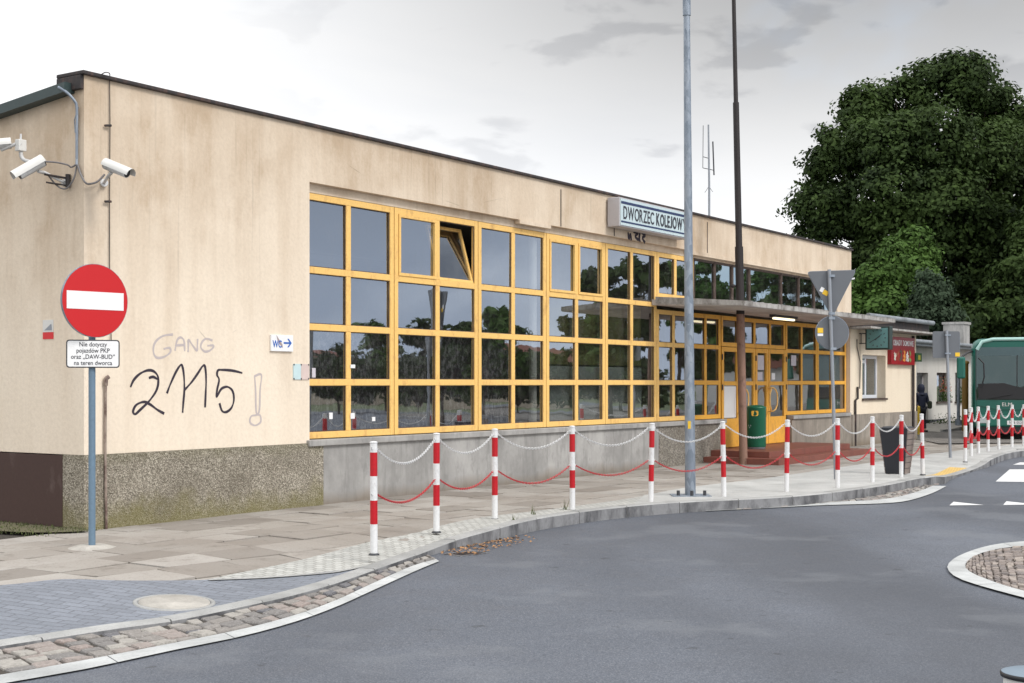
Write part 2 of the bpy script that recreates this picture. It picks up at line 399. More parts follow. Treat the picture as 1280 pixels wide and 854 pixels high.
M['mast_brown'] = m_rust('brown_mast_paint', (.25,.145,.105), (.09,.045,.03), .56, .66, .6, 4)
M['mast_dark'] = simple('dark_mast', (.012,.007,.007), .6, var=.3)
M['step'] = m_rust('red_brown_tile', (.21,.072,.052), (.13,.055,.045), .5, .75, .5, 5)
M['bin_green'] = simple('bin_green', (.006,.115,.062), .35, var=.08)
M['bin_yellow'] = simple('bin_yellow', (.85,.48,.06), .5)
M['planter'] = simple('planter_dark', (.018,.020,.027), .6, var=.15)
M['planter_wood'] = simple('planter_slat', (.22,.18,.16), .7, var=.3, scale=14)
M['blue'] = simple('sign_blue', (.01,.10,.42), .5)
M['navy'] = simple('navy', (.02,.035,.10), .5)
M['ink'] = simple('dark_ink', (.035,.035,.045), .5)
M['graf'] = simple('graffiti_black', (.03,.022,.035), .8, var=.5, scale=25)
M['graf_pale'] = simple('graffiti_pale', (.48,.42,.41), .9, var=.15, scale=12)
M['signface'] = simple('sign_face', (.50,.60,.62), .35, var=.04)
M['signbox'] = simple('sign_box_grey', (.42,.40,.41), .5, var=.1)
M['clockface'] = simple('clock_face', (.13,.27,.27), .25, var=.1)
M['menu'] = simple('menu_red', (.30,.008,.014), .4, var=.15)
M['teal'] = simple('bus_teal', (.006,.115,.085), .25, var=.05)
M['teal_pale'] = simple('bus_pale_trim', (.36,.56,.52), .3, var=.05)
M['tyre'] = simple('tyre', (.02,.02,.02), .8)
M['busglass'] = m_glass('bus_glass', .11, (.16,.27,.27), (.6,.78,.8))
M['busint'] = simple('bus_interior', (.05,.055,.055), .8)
M['lit'] = m_emit('fluorescent', (1,.86,.55), 1.6)
M['lit2'] = m_emit('fluorescent_cool', (.8,.95,.85), 2.2)
M['bark'] = simple('bark', (.055,.042,.032), .95, var=.4, scale=6, bump=.6)
M['leaf_dark'] = m_leaf('leaf_dark', (.010,.020,.006), (.019,.036,.010), (.040,.066,.015))
M['leaf_mid'] = m_leaf('leaf_mid', (.022,.045,.010), (.040,.078,.016), (.065,.120,.024))
M['leaf_conifer'] = m_leaf('leaf_conifer', (.018,.030,.016), (.028,.046,.024), (.042,.065,.036))
M['skin'] = simple('skin', (.45,.28,.2), .6)
M['jacket'] = simple('jacket_navy', (.010,.014,.035), .8, var=.3)
M['trouser'] = simple('trousers_dark', (.014,.015,.022), .85)
M['tileroof'] = simple('red_roof_tiles', (.17,.06,.04), .8, var=.3, scale=3)
M['housewall'] = simple('house_wall', (.40,.34,.27), .9, var=.1, scale=1)
M['poster'] = simple('poster', (.55,.52,.56), .6, var=.2, scale=14)
M['sticker_y'] = simple('sticker_yellow', (.80,.50,.03), .6)
M['leaflitter'] = simple('dead_leaves', (.30,.16,.07), .9, var=.4, scale=20, island=.4)
M['flower'] = simple('flowers', (.50,.14,.08), .8, var=.5, scale=30, island=.5)
M['pvc'] = simple('white_pvc', (.72,.74,.78), .35, var=.03)

# ------------------------------------------------------------------ kerb line and terrain heights
def catmull(pts, per=6):
    P = [Vector(p) for p in pts]; out = []
    for i in range(len(P)-1):
        p0 = P[max(i-1,0)]; p1 = P[i]; p2 = P[i+1]; p3 = P[min(i+2,len(P)-1)]
        for q in range(per):
            t = q/per
            out.append(.5*((2*p1)+(p2-p0)*t+(2*p0-5*p1+4*p2-p3)*t*t+(3*p1-p0-3*p2+p3)*t**3))
    out.append(P[-1]); return out
def resample(pts, n=None, step=None):
    P = [Vector(p) for p in pts]; L = [0]
    for a, b in zip(P, P[1:]): L.append(L[-1]+(b-a).length)
    if n is None: n = max(2, int(round(L[-1]/step))+1)
    out = []; j = 0
    for i in range(n):
        s = L[-1]*i/(n-1)
        while j < len(L)-2 and L[j+1] < s: j += 1
        t = (s-L[j])/max(1e-9, L[j+1]-L[j]); out.append(P[j].lerp(P[j+1], t))
    return out
def offset(pts, d):               # +d = to the left of travel
    out = []
    for i, p in enumerate(pts):
        t = pts[min(i+1,len(pts)-1)] - pts[max(i-1,0)]; t.z = 0; t.normalize()
        out.append(p + Vector((-t.y, t.x, 0))*d)
    return out
kz = -.108
KP = [(-620,905,kz),(-300,862,kz),(-100,829,kz),(0,812,kz),(147,789,kz),(221,779,kz),(294,764,kz),(368,747,kz),(420,732,kz),(480,711,-.105),(525,695,-.09),
      (567.5,679,-.055),(613,666,-.02),(653,655,0),(689,648,0),(763,638,0),(857,630,0),(960,625,0),(1029,619.5,0),(1102,609.5,0),(1144,601,0),(1170,597,0)]
KA = catmull([G(a,b,z) for a,b,z in KP], 5)
KP2 = [(1180,597.5,0),(1190,596.5,-.08),(1207,591.5,-.095),(1222,586,-.09),(1232,581,-.05),(1240,575.5,-.01),(1250,571,0),(1262,567.5,0),(1280,564.5,0),(1320,561,0)]
KB = catmull([G(a,b,z) for a,b,z in KP2] + [Vector((22,36.4,0)), Vector((32,38,0)), Vector((60,38,0))], 5)
KERB = resample(KA + KB, step=.25)
for i in range(1, len(KERB)-1): KERB[i].z = max(-.108, min(0.0, KERB[i].z))
KXY = np.array([(p.x,p.y,p.z) for p in KERB])
def kdist(x, y):
    d = np.hypot(KXY[:,0]-x, KXY[:,1]-y); i = int(d.argmin())
    i = min(max(i,1), len(KERB)-2); t = KERB[i+1]-KERB[i-1]
    side = t.x*(y-KERB[i].y) - t.y*(x-KERB[i].x)
    return (d[i] if side > 0 else -d[i]), KXY[i,2]
def zs(x, y):
    d, z = kdist(x, y); return z*(1-sm((d-.15)/1.7))
def strip(A, B, nc, name, mat, dz=0.0, drape=True, n=None, parent=None, kind='structure', flatz=None):
    n = n or max(len(A), len(B)); A = resample(A, n); B = resample(B, n); mb = MB(); vs = []
    for a, b in zip(A, B):
        for q in range(nc+1):
            p = a.lerp(b, q/nc); z = flatz if flatz is not None else ((zs(p.x,p.y) if drape else p.z)+dz)
            vs.append((p.x,p.y,z))
    fs = [(i*(nc+1)+q, i*(nc+1)+q+1, (i+1)*(nc+1)+q+1, (i+1)*(nc+1)+q) for i in range(n-1) for q in range(nc)]
    mb.add(vs, fs, 0, True)
    o = mb.build(name, mat, parent)
    me = o.data
    if me.polygons[len(me.polygons)//2].normal.z < 0: me.flip_normals()
    if kind: o['kind'] = kind
    return o

# ground, road
g = MB(); g.add([(-500,-400,-.16),(600,-400,-.16),(600,900,-.16),(-500,900,-.16)], [(0,1,2,3)]); tag(g.build('ground', M['field']), kind='structure')
r = MB(); r.add([(-60,-40,ROAD),(75,-40,ROAD),(75,90,ROAD),(-60,90,ROAD)], [(0,1,2,3)]); tag(r.build('road', M['asphalt']), kind='structure')
# pavement base
KIN = offset(KERB, .15)
back = resample([Vector((-15,8.0,0)), Vector((-13.5,14,0)), Vector((-9,19,0)), F(3,-2), F(15,-2), F(30,-3.2), F(64,-3.2)], 200)
strip(KIN, back, 26, 'pavement', M['joint'], -.02, n=200)
# slabs as real stones
def frame_uw(p): q = p - Vector((CX,CY,0)); return q.x*DX+q.y*DY, q.x*DY-q.y*DX
mb = MB(); sl, sw = .78, .52
jr = random.Random(3)
row = 0; w = -.05
while w < 9:
    wid = sw*(1 if jr.random() < .8 else .7); u = -9 + jr.random()*.7
    while u < 33:
        ln = sl*jr.choice([1,1,1,.66,1.0]); skew = .02
        c = F(u+ln/2, w+wid/2)
        d, _ = kdist(c.x, c.y)
        if d > .35 and not (u > -.05 and w+wid < .0) and not (u > 24.5 and w > 7):
            gj = .007; P = []
            for (a, b) in ((u+gj,w+gj),(u+gj,w+wid-gj),(u+ln-gj,w+wid-gj),(u+ln-gj,w+gj)):
                p = F(a+jr.uniform(-.004,.004), b+jr.uniform(-.004,.004)); P.append(p)
            tilt = [jr.uniform(-.005,.006) for _ in range(4)]; lift = jr.uniform(-.004,.006)
            if jr.random() < .12: tilt[jr.randrange(4)] += .012
            top = [Vector((p.x,p.y,zs(p.x,p.y)+tl+lift)) for p, tl in zip(P, tilt)]
            bot = [Vector((p.x,p.y,t_.z-.03)) for p, t_ in zip(P, top)]
            mb.hexa(bot, top)
        u += ln
    w += wid; row += 1
tag(mb.build('paving_slabs', M['slab'], bevel=.003), kind='structure')
# pale small setts band by the kerb (a triangle at its left end)
up = catmull([G(255,724,-.03),G(372,697,-.02),G(455,676,-.01),G(522,664,0),G(598,649,0),G(705,636,0),G(790,624,0),G(860,611,0),G(960,599,0),G(1060,584,0),G(1145,571.5,0),G(1210,563,0),G(1260,557.5,0)], 5) + [Vector((22,40,0))]
kin_r = [p for p in offset(KERB, .152) if True]
i0 = min(range(len(kin_r)), key=lambda i: (kin_r[i]-G(500,704,-.1)).length)
i1 = min(range(len(kin_r)), key=lambda i: (kin_r[i]-Vector((22,36.5,0))).length)
lo = [G(262,724.5,-.03), G(330,719.5,-.04), G(420,713,-.06), G(481,708,-.09)] + kin_r[i0+1:i1]
i2 = min(range(len(kin_r)), key=lambda i: (kin_r[i]-G(800,634,0)).length)
nU = 240
strip(lo, up, 12, 'sett_pavement', M['pale_setts'], .016, n=nU)
# smooth pale concrete further right (same level, slightly above)
A = [p for p in kin_r[i2:i1]]; B = [p for p in up if p.x > G(800,622).x]
strip(A, B, 10, 'concrete_pavement', M['pale_concrete'], .022, n=150)
# grey block driveway
du = catmull([G(-500,768,-.03),G(-200,752,-.03),G(0,739,-.03),G(73,731.5,-.03),G(158,730,-.03),G(276,723.5,-.04),G(420,711.5,-.07),G(497,703,-.1)], 5)
j0 = min(range(len(kin_r)), key=lambda i: (kin_r[i]-G(-500,880,kz)).length)
strip(kin_r[j0:i0+2], du, 10, 'driveway', M['grey_paver'], .018, n=110)
# thin edging between driveway and setts
ed = resample([G(262,724.8,-.03), G(330,720,-.04), G(420,713,-.06), G(500,703,-.1)], 40)
strip(ed, offset(ed, .05), 1, 'driveway_edging', M['kerb'], .028)
# yard behind
yd = [Vector((11.5,36.6,0)), Vector((16,37.6,0)), Vector((60,39,0))]
strip(resample(yd, 30), resample([Vector((14,62,0)), Vector((30,75,0)), Vector((60,75,0))], 30), 8, 'yard', M['yard'], .026, False)
# tactile paving
strip([G(1156,595,0),G(1180,596,0)], [G(1187,580.5,0),G(1211,581,0)], 6, 'tactile_paving', M['tactile'], .030, n=7)
# kerb stones
mb = MB(); i = 0; kr = resample(KA, step=.125)+resample(KB, step=.125)[1:]
while i < len(kr)-9:
    seg = kr[i:i+9]; a = offset(seg, 0); b = offset(seg, .15)
    # trim the joint
    a[0] = a[0].lerp(a[1], .05); b[0] = b[0].lerp(b[1], .05); a[-1] = a[-1].lerp(a[-2], .05); b[-1] = b[-1].lerp(b[-2], .05)
    dz_ = rnd.uniform(-.003,.003); vs = []; n = len(seg)
    for p, q in zip(a, b):
        z = max(-.108, min(0, p.z))+.034+dz_
        m_ = p.lerp(q, .1)
        vs += [(p.x,p.y,ROAD-.02),(p.x,p.y,z-.014),(m_.x,m_.y,z),(q.x,q.y,z),(q.x,q.y,ROAD-.02)]
    fs = [(k*5+e, (k+1)*5+e, (k+1)*5+e+1, k*5+e+1) for k in range(n-1) for e in range(4)]
    mb.add(vs, fs, 0, False)
    for q_ in range(len(fs)): mb.m[len(mb.m)-len(fs)+q_] = 1 if q_ % 4 == 0 else 0
    mb.add(vs[:5], [(0,1,2,3,4)]); mb.add(vs[-5:], [(4,3,2,1,0)])
    i += 8
tag(mb.build('kerb', [M['kerb'], M['kerb_face']]), kind='structure')

def cobbles(A, B, name, mat, length=.17, rows=5, base=ROAD, h=.020, seed=1):
    """granite setts between two lines, each stone modelled"""
    r_ = random.Random(seed); n = len(resample(A, step=length*.5))
    A = resample(A, n=240); B = resample(B, n=240); mb = MB()
    L = sum((A[i+1]-A[i]).length for i in range(239))
    def at(s, t):
        x = max(0, min(238.999, s/L*239)); i = int(x); f = x-i
        return A[i].lerp(A[i+1], f).lerp(B[i].lerp(B[i+1], f), t)
    s0 = 0
    for k in range(int(L/length*1.5)):
        wid = (at(s0,0)-at(s0,1)).length
        if s0 >= L: break
        ln = length*r_.uniform(.8,1.25); nr = max(1, int(round(wid/ (length*.82))))
        cuts = sorted([min(.98,max(.02,(q+r_.uniform(-.27,.27))/nr)) for q in range(1, nr)]); cuts = [0]+cuts+[1]
        for q in range(nr):
            jx = [r_.uniform(-.035,.035) for _ in range(4)]
            c = [at(s0+jx[0], cuts[q]), at(s0+ln+jx[1], cuts[q]), at(s0+ln+jx[2], cuts[q+1]), at(s0+jx[3], cuts[q+1])]
            m = sum(c, Vector())/4; hh = h*r_.uniform(.6,1.3)
            m += Vector((r_.uniform(-.01,.01),r_.uniform(-.01,.01),0)); f_ = r_.uniform(.86,.95); o_ = [m+(p-m)*f_ for p in c]; mid = [m+(p-m)*(f_-.05) for p in c]; i_ = [m+(p-m)*(f_-.15+r_.uniform(-.04,.04)) for p in c]
            vs = [(p.x,p.y,base-.02) for p in o_]+[(p.x,p.y,base+hh*.55+r_.uniform(-.004,.004)) for p in mid]+[(p.x,p.y,base+hh+r_.uniform(-.004,.004)) for p in i_]
            fs = [(8,9,10,11)]+[(e,(e+1)%4,(e+1)%4+4,e+4) for e in range(4)]+[(e+4,(e+1)%4+4,(e+1)%4+8,e+8) for e in range(4)]
            mb.add(vs, fs, 0, False)
        s0 += ln
    o = mb.build(name, mat); me = o.data
    if me.polygons[0].normal.z < 0: me.flip_normals()
    o['kind'] = 'structure'; return o
def rg(pts, z=ROAD): return [G(a,b,z) for a,b in pts]
KG = [Vector((p.x,p.y,ROAD)) for p in KERB]
def kidx(p): return min(range(len(KG)), key=lambda i: (KG[i]-p).length)
wl_in = catmull(rg([(-560,935),(-250,884),(-120,864),(0,846),(110,826.5),(221,805),(300,789),(368,771),(420,752),(461,733),(515,709),(545,700.5)]), 5)
wl_out = catmull(rg([(-560,955),(-250,900),(-120,879),(22,853.5),(110,838),(221,814),(300,798),(368,779.5),(420,760.5),(461,742),(520,715),(549,703)]), 5)
ka = KG[kidx(G(-560,895,ROAD)):kidx(G(540,694,ROAD))]
cobbles(offset(ka, -.012), wl_in, 'sett_gutter', M['sett'], .185, seed=4)
strip(offset(ka,-.0), wl_in, 2, 'gutter_bed', M['joint'], .004, False)
def edging(A, B, name, step=1.0, dz=.012):
    mb = MB(); n = len(resample(A, step=.25)); A = resample(A, n); B = resample(B, n); k = max(2, int(step/.25)); i = 0
    while i < n-1:
        a = A[i:i+k+1]; b = B[i:i+k+1]
        if len(a) < 2: break
        a[0] = a[0].lerp(a[1], .03); b[0] = b[0].lerp(b[1], .03)
        vs = [v for p, q in zip(a,b) for v in ((p.x,p.y,ROAD+dz),(q.x,q.y,ROAD+dz))]
        mb.add(vs, [(2*e,2*e+1,2*e+3,2*e+2) for e in range(len(a)-1)]); i += k
    o = mb.build(name, M['white_stone']); me = o.data
    if me.polygons[0].normal.z < 0: me.flip_normals()
    o['kind'] = 'structure'; return o
edging(wl_in, wl_out, 'gutter_edging')
# right-hand gutter lens
ri = catmull(rg([(890,638),(960,633.5),(1029,629),(1085,626.5),(1120,622.5),(1150,614.5),(1166,608)]), 5)
ro = catmull(rg([(880,640),(960,636),(1029,632.5),(1098,630.5),(1134,627),(1165,617.5),(1183,608.5)]), 5)
kb = KG[kidx(G(880,636,ROAD)):kidx(G(1172,605,ROAD))]
cobbles(offset(kb,-.012), ri, 'sett_gutter', M['sett'], .17, seed=8); strip(kb, ri, 2, 'gutter_bed', M['joint'], .004, False); edging(ri, ro, 'gutter_edging')
# splitter island on the right: pale ring around brown setts
isl_o = catmull(rg([(1400,672),(1280,678.7),(1235,684.6),(1201,696),(1185,708),(1188,718.5),(1208,729.5),(1280,750),(1420,785)]), 6)
isl_i = catmull(rg([(1400,678),(1280,684.6),(1236,691),(1214,700),(1207,709),(1210,715.5),(1229,725),(1280,741.5),(1420,774)]), 6)
edging(isl_i, isl_o, 'island_edging', .8, .02)
a_, b_ = isl_o[-1], isl_o[0]; dq = Vector((.32,-.14,0)); edging([isl_i[-1], isl_i[0]], [isl_o[-1]+dq, isl_o[0]+dq], 'island_edging', .8, .0215)
h_ = len(isl_i)//2
cobbles(isl_i[:h_+1][::-1], isl_i[h_:], 'island_setts', M['sett_brown'], .15, base=ROAD+.004, seed=11)
strip(isl_i[:h_+1][::-1], isl_i[h_:], 2, 'island_bed', M['joint'], .006, False)
# road markings
def mark(name, pts):
    mb = MB(); mb.add([tuple(G(a,b,ROAD+.005)) for a,b in pts], [tuple(range(len(pts)))]); o = mb.build(name, M['paint'])
    if o.data.polygons[0].normal.z < 0: o.data.flip_normals()
    return tag(o, kind='structure')
mark('road_marking', [(1186.7,631.8),(1230,631.3),(1192,627.2)])
mark('road_marking', [(1254,631.2),(1298,630.8),(1258,626.6)])
mark('zebra_crossing', [(1244.5,602),(1330,603),(1330,586.8),(1262,586.8)])
mark('zebra_crossing', [(1266,581),(1330,581.3),(1330,578),(1275,578)])
# weedy strip at the left wall
q = [F(-.45,1.4),F(-.04,.1),F(-.04,-1.2),F(-.04,-4)]; q2 = catmull([F(-.12,.18),F(-.3,.1),F(-.5,-.1),F(-.62,-.4),F(-.7,-.9),F(-.85,-1.5),F(-1.2,-4)],4)
q = catmull([F(-.03,.12),F(-.03,.05),F(-.03,-1.2),F(-.03,-4)],4)
strip(q2, q, 6, 'grass_bed', M['soil'], .0235, n=40)
mb = MB(); gr = random.Random(5)
def blade(mb, p, h, s=.012):
    a = gr.uniform(0,6.28); d = Vector((math.cos(a),math.sin(a),0)); l = Vector((gr.uniform(-.5,.5),gr.uniform(-.5,.5),0))*h
    mb.add([p-d*s, p+d*s, p+l+Vector((0,0,h))], [(0,1,2)])
for k in range(1100):
    t = gr.random(); a = F(-.04-gr.random()**1.5*.8, .3-4*t); blade(mb, a+Vector((0,0,.022)), gr.uniform(.012,.04), .007)
tag(mb.build('grass', M['grass']), 'low weedy grass growing along the brown foot of the left wall', 'grass', kind='stuff')
# weeds at kerb
for k, (px, py, h, lb) in enumerate([(667,643,.14,'taller green weed behind the kerb between the third and fourth bollards'),(644,650,.08,'low green weed sprouting at the kerb right of the third bollard'),(705,637,.17,'dry thin weed standing just left of the fourth bollard')]):
    mb = MB(); c = G(px,py,0.02)
    for q in range(9): blade(mb, c+Vector((gr.uniform(-.03,.03),gr.uniform(-.03,.03),0)), h*gr.uniform(.4,1.0), .006)
    tag(mb.build('weed', M['grass']), lb, 'weed', 'weeds along the kerb')
for k, (px, py) in enumerate([(505,692),(515,690)]): pass
# dead leaves in the gutter
mb = MB()
for k in range(330):
    c = G(gr.uniform(548,645), 0+gr.uniform(0,1)*0+684, ROAD) if False else None
    t = gr.random(); base = KG[kidx(G(560+90*t, 690-18*t, ROAD))]; c = base+Vector((.45,-.9,0))*(gr.random()**2*.45+.02)+Vector((.9,.45,0))*gr.uniform(-.2,.2)
    a = gr.uniform(0,6.28); s = gr.uniform(.01,.025); d = Vector((math.cos(a),math.sin(a),0)); e = Vector((-d.y,d.x,.3))
    c = Vector((c.x,c.y,ROAD+.012)); mb.add([c-d*s, c-e*s*.6, c+d*s, c+e*s*.6+Vector((0,0,.004))], [(0,1,2,3)])
tag(mb.build('leaf_litter', M['leaflitter']), 'brown dead leaves gathered in the gutter beside the drain', 'leaf litter', kind='stuff')

# manhole lid and drain
c = G(218,754.5,-.078); c.z = zs(c.x,c.y)+.021
t = thing('manhole_cover', 'round pale concrete manhole cover set in the grey block driveway', 'manhole cover', c); gx = (zs(c.x+.3,c.y)-zs(c.x-.3,c.y))/.6; gy = (zs(c.x,c.y+.3)-zs(c.x,c.y-.3))/.6; t.rotation_euler = (math.atan(gy), -math.atan(gx), 0)
mb = MB(); mb.lathe([(.0,.010),(.272,.010),(.276,.0)], 40); mb.build('lid', M['lid'], t)
mb = MB(); mb.lathe([(.282,-.02),(.282,.008),(.315,.008),(.32,-.02)], 40); mb.build('rim', M['kerb'], t)
c = G(583,692.5,ROAD); t = thing('storm_drain', 'rusty iron storm drain grate in the gutter below the low kerb end', 'drain', (c.x,c.y,ROAD), .75)
mb = MB(); mb.box(-.2,.2,-.13,-.11,0,.008); mb.box(-.2,.2,.11,.13,0,.008); mb.box(-.2,-.18,-.11,.11,0,.008); mb.box(.18,.2,-.11,.11,0,.008)
mb.build('frame', M['kerb_face'], t)
mb = MB(); [mb.box(-.17+.042*k,-.15+.042*k,-.11,.11,0,.006) for k in range(8)]; mb.build('grate', M['roofing'], t)

# ------------------------------------------------------------------ the station
LEN, DEP, TOP = 24.35, 9.0, 5.09
OP0, LINT, SILL, PT = 3.69, 4.35, .90, .845
st = thing('station_building', 'long cream railway station hall with yellow framed windows and a canopy over its doors', 'building', (CX,CY,0), ROT)
mb = MB()
mb.box(0,OP0,0,.35,PT,TOP); mb.box(OP0,LEN,0,.35,LINT,TOP); mb.box(24.27,LEN,0,.35,PT,3.12); mb.box(23.35,LEN,0,.35,3.12,LINT)
mb.box(OP0,23.35,.10,.35,4.23,LINT)                    # recessed lintel over the frames
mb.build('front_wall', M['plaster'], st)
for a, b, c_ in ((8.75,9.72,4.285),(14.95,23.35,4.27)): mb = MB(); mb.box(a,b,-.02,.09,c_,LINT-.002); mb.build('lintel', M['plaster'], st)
for u_ in (fu(701), fu(884), fu(767)+.02): mb = MB(); mb.box(u_-.012,u_+.012,-.006,.0,4.36,5.0); mb.build('joint_strip', M['roofing'], st)
mb = MB()   # gable: side wall with sloping top
mb.hexa([(0,.35,PT),(.35,.35,PT),(.35,DEP,PT),(0,DEP,PT)], [(0,.35,4.93),(.35,.35,4.93),(.35,DEP,4.0),(0,DEP,4.0)])
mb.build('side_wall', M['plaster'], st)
mb = MB(); mb.hexa([(LEN-.35,.35,0),(LEN,.35,0),(LEN,DEP,0),(LEN-.35,DEP,0)], [(LEN-.35,.35,4.93),(LEN,.35,4.93),(LEN,DEP,4.0),(LEN-.35,DEP,4.0)])
mb.box(.35,LEN-.35,DEP-.35,DEP,0,3.98)
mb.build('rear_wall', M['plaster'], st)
mb = MB(); mb.box(-.015,OP0+.25,-.025,.35,-.15,PT-.003); mb.build('pebble_plinth', M['pebble'], st)
mb = MB(); mb.box(-.02,.35,.352,DEP,-.15,PT-.012); mb.build('brown_plinth', M['brown'], st)
U1 = fu(823)
mb = MB(); mb.box(OP0+.25,U1-.01,-.012,.35,-.15,.80); mb.build('render_plinth', M['render'], st)
mb = MB(); mb.box(U1,16.66,-.018,.35,-.15,.80); mb.build('pebble_plinth', M['pebble2'], st)
mb = MB(); mb.box(20.34,LEN,-.012,.35,-.15,.80); mb.build('render_plinth', M['render2'], st)
for a, b in ((OP0-.06,16.66),(20.34,24.2)): mb = MB(); mb.box(a,b,-.06,.12,.80,.885); mb.build('sill', M['render'], st, bevel=.01)
# coping, roof, verge
mb = MB(); mb.box(-.05,LEN+.04,-.05,.42,TOP,TOP+.045); mb.box(-.05,-.0,-.0,.42,TOP-.16,TOP); mb.build('coping', M['roofing'], st, bevel=.01)
mb = MB(); mb.hexa([(-.14,.16,4.90),(0.0,.16,4.90),(0.0,DEP+.3,3.95),(-.14,DEP+.3,3.95)], [(-.14,.16,5.01),(0.0,.16,5.01),(0.0,DEP+.3,4.06),(-.14,DEP+.3,4.06)])
mb.build('verge', M['roofgreen'], st)
mb = MB(); mb.hexa([(0.001,.42,4.93),(LEN,.42,4.93),(LEN,DEP+.3,3.99),(0.001,DEP+.3,3.99)], [(0.001,.42,5.0),(LEN,.42,5.0),(LEN,DEP+.3,4.05),(0.001,DEP+.3,4.05)])
mb.build('roof', M['roofing'], st)
# interior
mb = MB()
mb.add([(.35,.36,.22),(LEN-.35,.36,.22),(LEN-.35,8.6,.22),(.35,8.6,.22)], [(0,1,2,3)]); mb.build('inner_floor', M['interior_floor'], st)
mb = MB(); mb.add([(.36,.36,4.3),(LEN-.36,.36,4.3),(LEN-.36,8,4.3),(.36,8,4.3)], [(0,3,2,1)]); mb.box(.36,LEN-.36,7.2,7.3,.22,4.3); mb.box(13.5,13.62,.5,7.2,.22,4.3)
mb.build('inner_wall', M['interior'], st)
u_ = fu(666,-.27); mb = MB(); mb.cyl((u_,.27,.22),(u_,.27,4.29),.07,n=12); mb.build('inner_pillar', M['white'], st)
mb = MB(); mb.box(14.3,14.75,1.3,1.8,.22,3.3); mb.build('inner_pillar', M['offwhite'], st)
def curtain(u0,u1,z0,z1,y,mat,name,amp=.03,per=.14):
    mb = MB(); n = int((u1-u0)/.03); vs = []
    for i in range(n+1):
        u = u0+(u1-u0)*i/n; yy = y+amp*math.sin(u/per*6.28)+amp*.5*math.sin(u*7.3); vs += [(u,yy,z0),(u,yy,z1)]
    mb.add(vs, [(2*i,2*i+2,2*i+3,2*i+1) for i in range(n)], 0, True); mb.build(name, mat, st)
curtain(3.8,9.05,.95,2.4,.28,M['curtain'],'curtain')
curtain(9.8,13.4,.95,1.95,.24,M['blind'],'blind',.006,.09)
curtain(9.8,13.4,1.98,3.15,.26,M['olive'],'curtain',.01,.3)
for u_, y_ in ((fu(686,-2.6),2.6),): mb = MB(); z_ = fz(690,327.5,-2.6); mb.box(u_,u_+1.0,y_,y_+.1,z_,z_+.05); mb.build('ceiling_lamp', M['lit2'], st)
# yellow window units -------------------------------------------------
U = [3.60,5.62,7.74,9.76,11.78,13.79,15.40]
ZR = [.895,1.66,2.412,3.185,4.225]
Y0, Y1 = .10, .17
gr2 = random.Random(12)
def pane(mb, x0, x1, z0, z1, y=.135):
    a, b = gr2.uniform(-.004,.004), gr2.uniform(-.004,.004)
    mb.add([(x0,y+a,z0),(x1,y-a,z0),(x1,y-a+b,z1),(x0,y+a+b,z1)], [(0,1,2,3)])
def window(u0, u1, zs_, cols, frame, gl, name='window', eb=.085, mulw=.10, rail=.09, skip=None, sash=None, label=None):
    f = MB(); p = MB(); g_ = .008; u0 += g_; u1 -= g_
    f.box(u0,u0+eb,Y0,Y1,zs_[0],zs_[-1]); f.box(u1-eb,u1,Y0,Y1,zs_[0],zs_[-1])
    W = (u1-u0); xs = [u0+eb/2]+[u0+W*k/cols for k in range(1,cols)]+[u1-eb/2]
    for k, z in enumerate(zs_):
        h0, h1 = (0,rail) if k == 0 else ((-rail,0) if k == len(zs_)-1 else (-rail/2,rail/2))
        f.box(u0+eb,u1-eb,Y0+.002,Y1-.002,z+h0,z+h1)
    for x in xs[1:-1]:
        for k in range(len(zs_)-1):
            a = zs_[k]+(rail if k == 0 else rail/2); b = zs_[k+1]-(rail if k == len(zs_)-2 else rail/2)
            f.box(x-mulw/2,x+mulw/2,Y0+.004,Y1-.004,a,b)
    for c_ in range(cols):
        for k in range(len(zs_)-1):
            if sash and sash == (c_,k): continue
            pane(p, xs[c_]+.02, xs[c_+1]-.02, zs_[k]+.02, zs_[k+1]-.02)
    # rebate beads: dark gaskets round each pane
    o = f.build(name, frame, st, bevel=.006)
    if label: o['label'] = label
    p.build('pane', gl, o)
    gk = MB()
    for c_ in range(cols):
        for k in range(len(zs_)-1):
            xa = xs[c_]+(eb/2 if c_ == 0 else mulw/2); xb = xs[c_+1]-(eb/2 if c_ == cols-1 else mulw/2)
            za = zs_[k]+(rail if k == 0 else rail/2); zb = zs_[k+1]-(rail if k == len(zs_)-2 else rail/2); e = .012
            for bx in ((xa,xa+e,za,zb),(xb-e,xb,za,zb),(xa+e,xb-e,za,za+e),(xa+e,xb-e,zb-e,zb)):
                gk.box(bx[0],bx[1],Y0+.022,Y0+.03,bx[2],bx[3])
    gk.build('gasket', M['brown_frame'], o)
    return o, xs
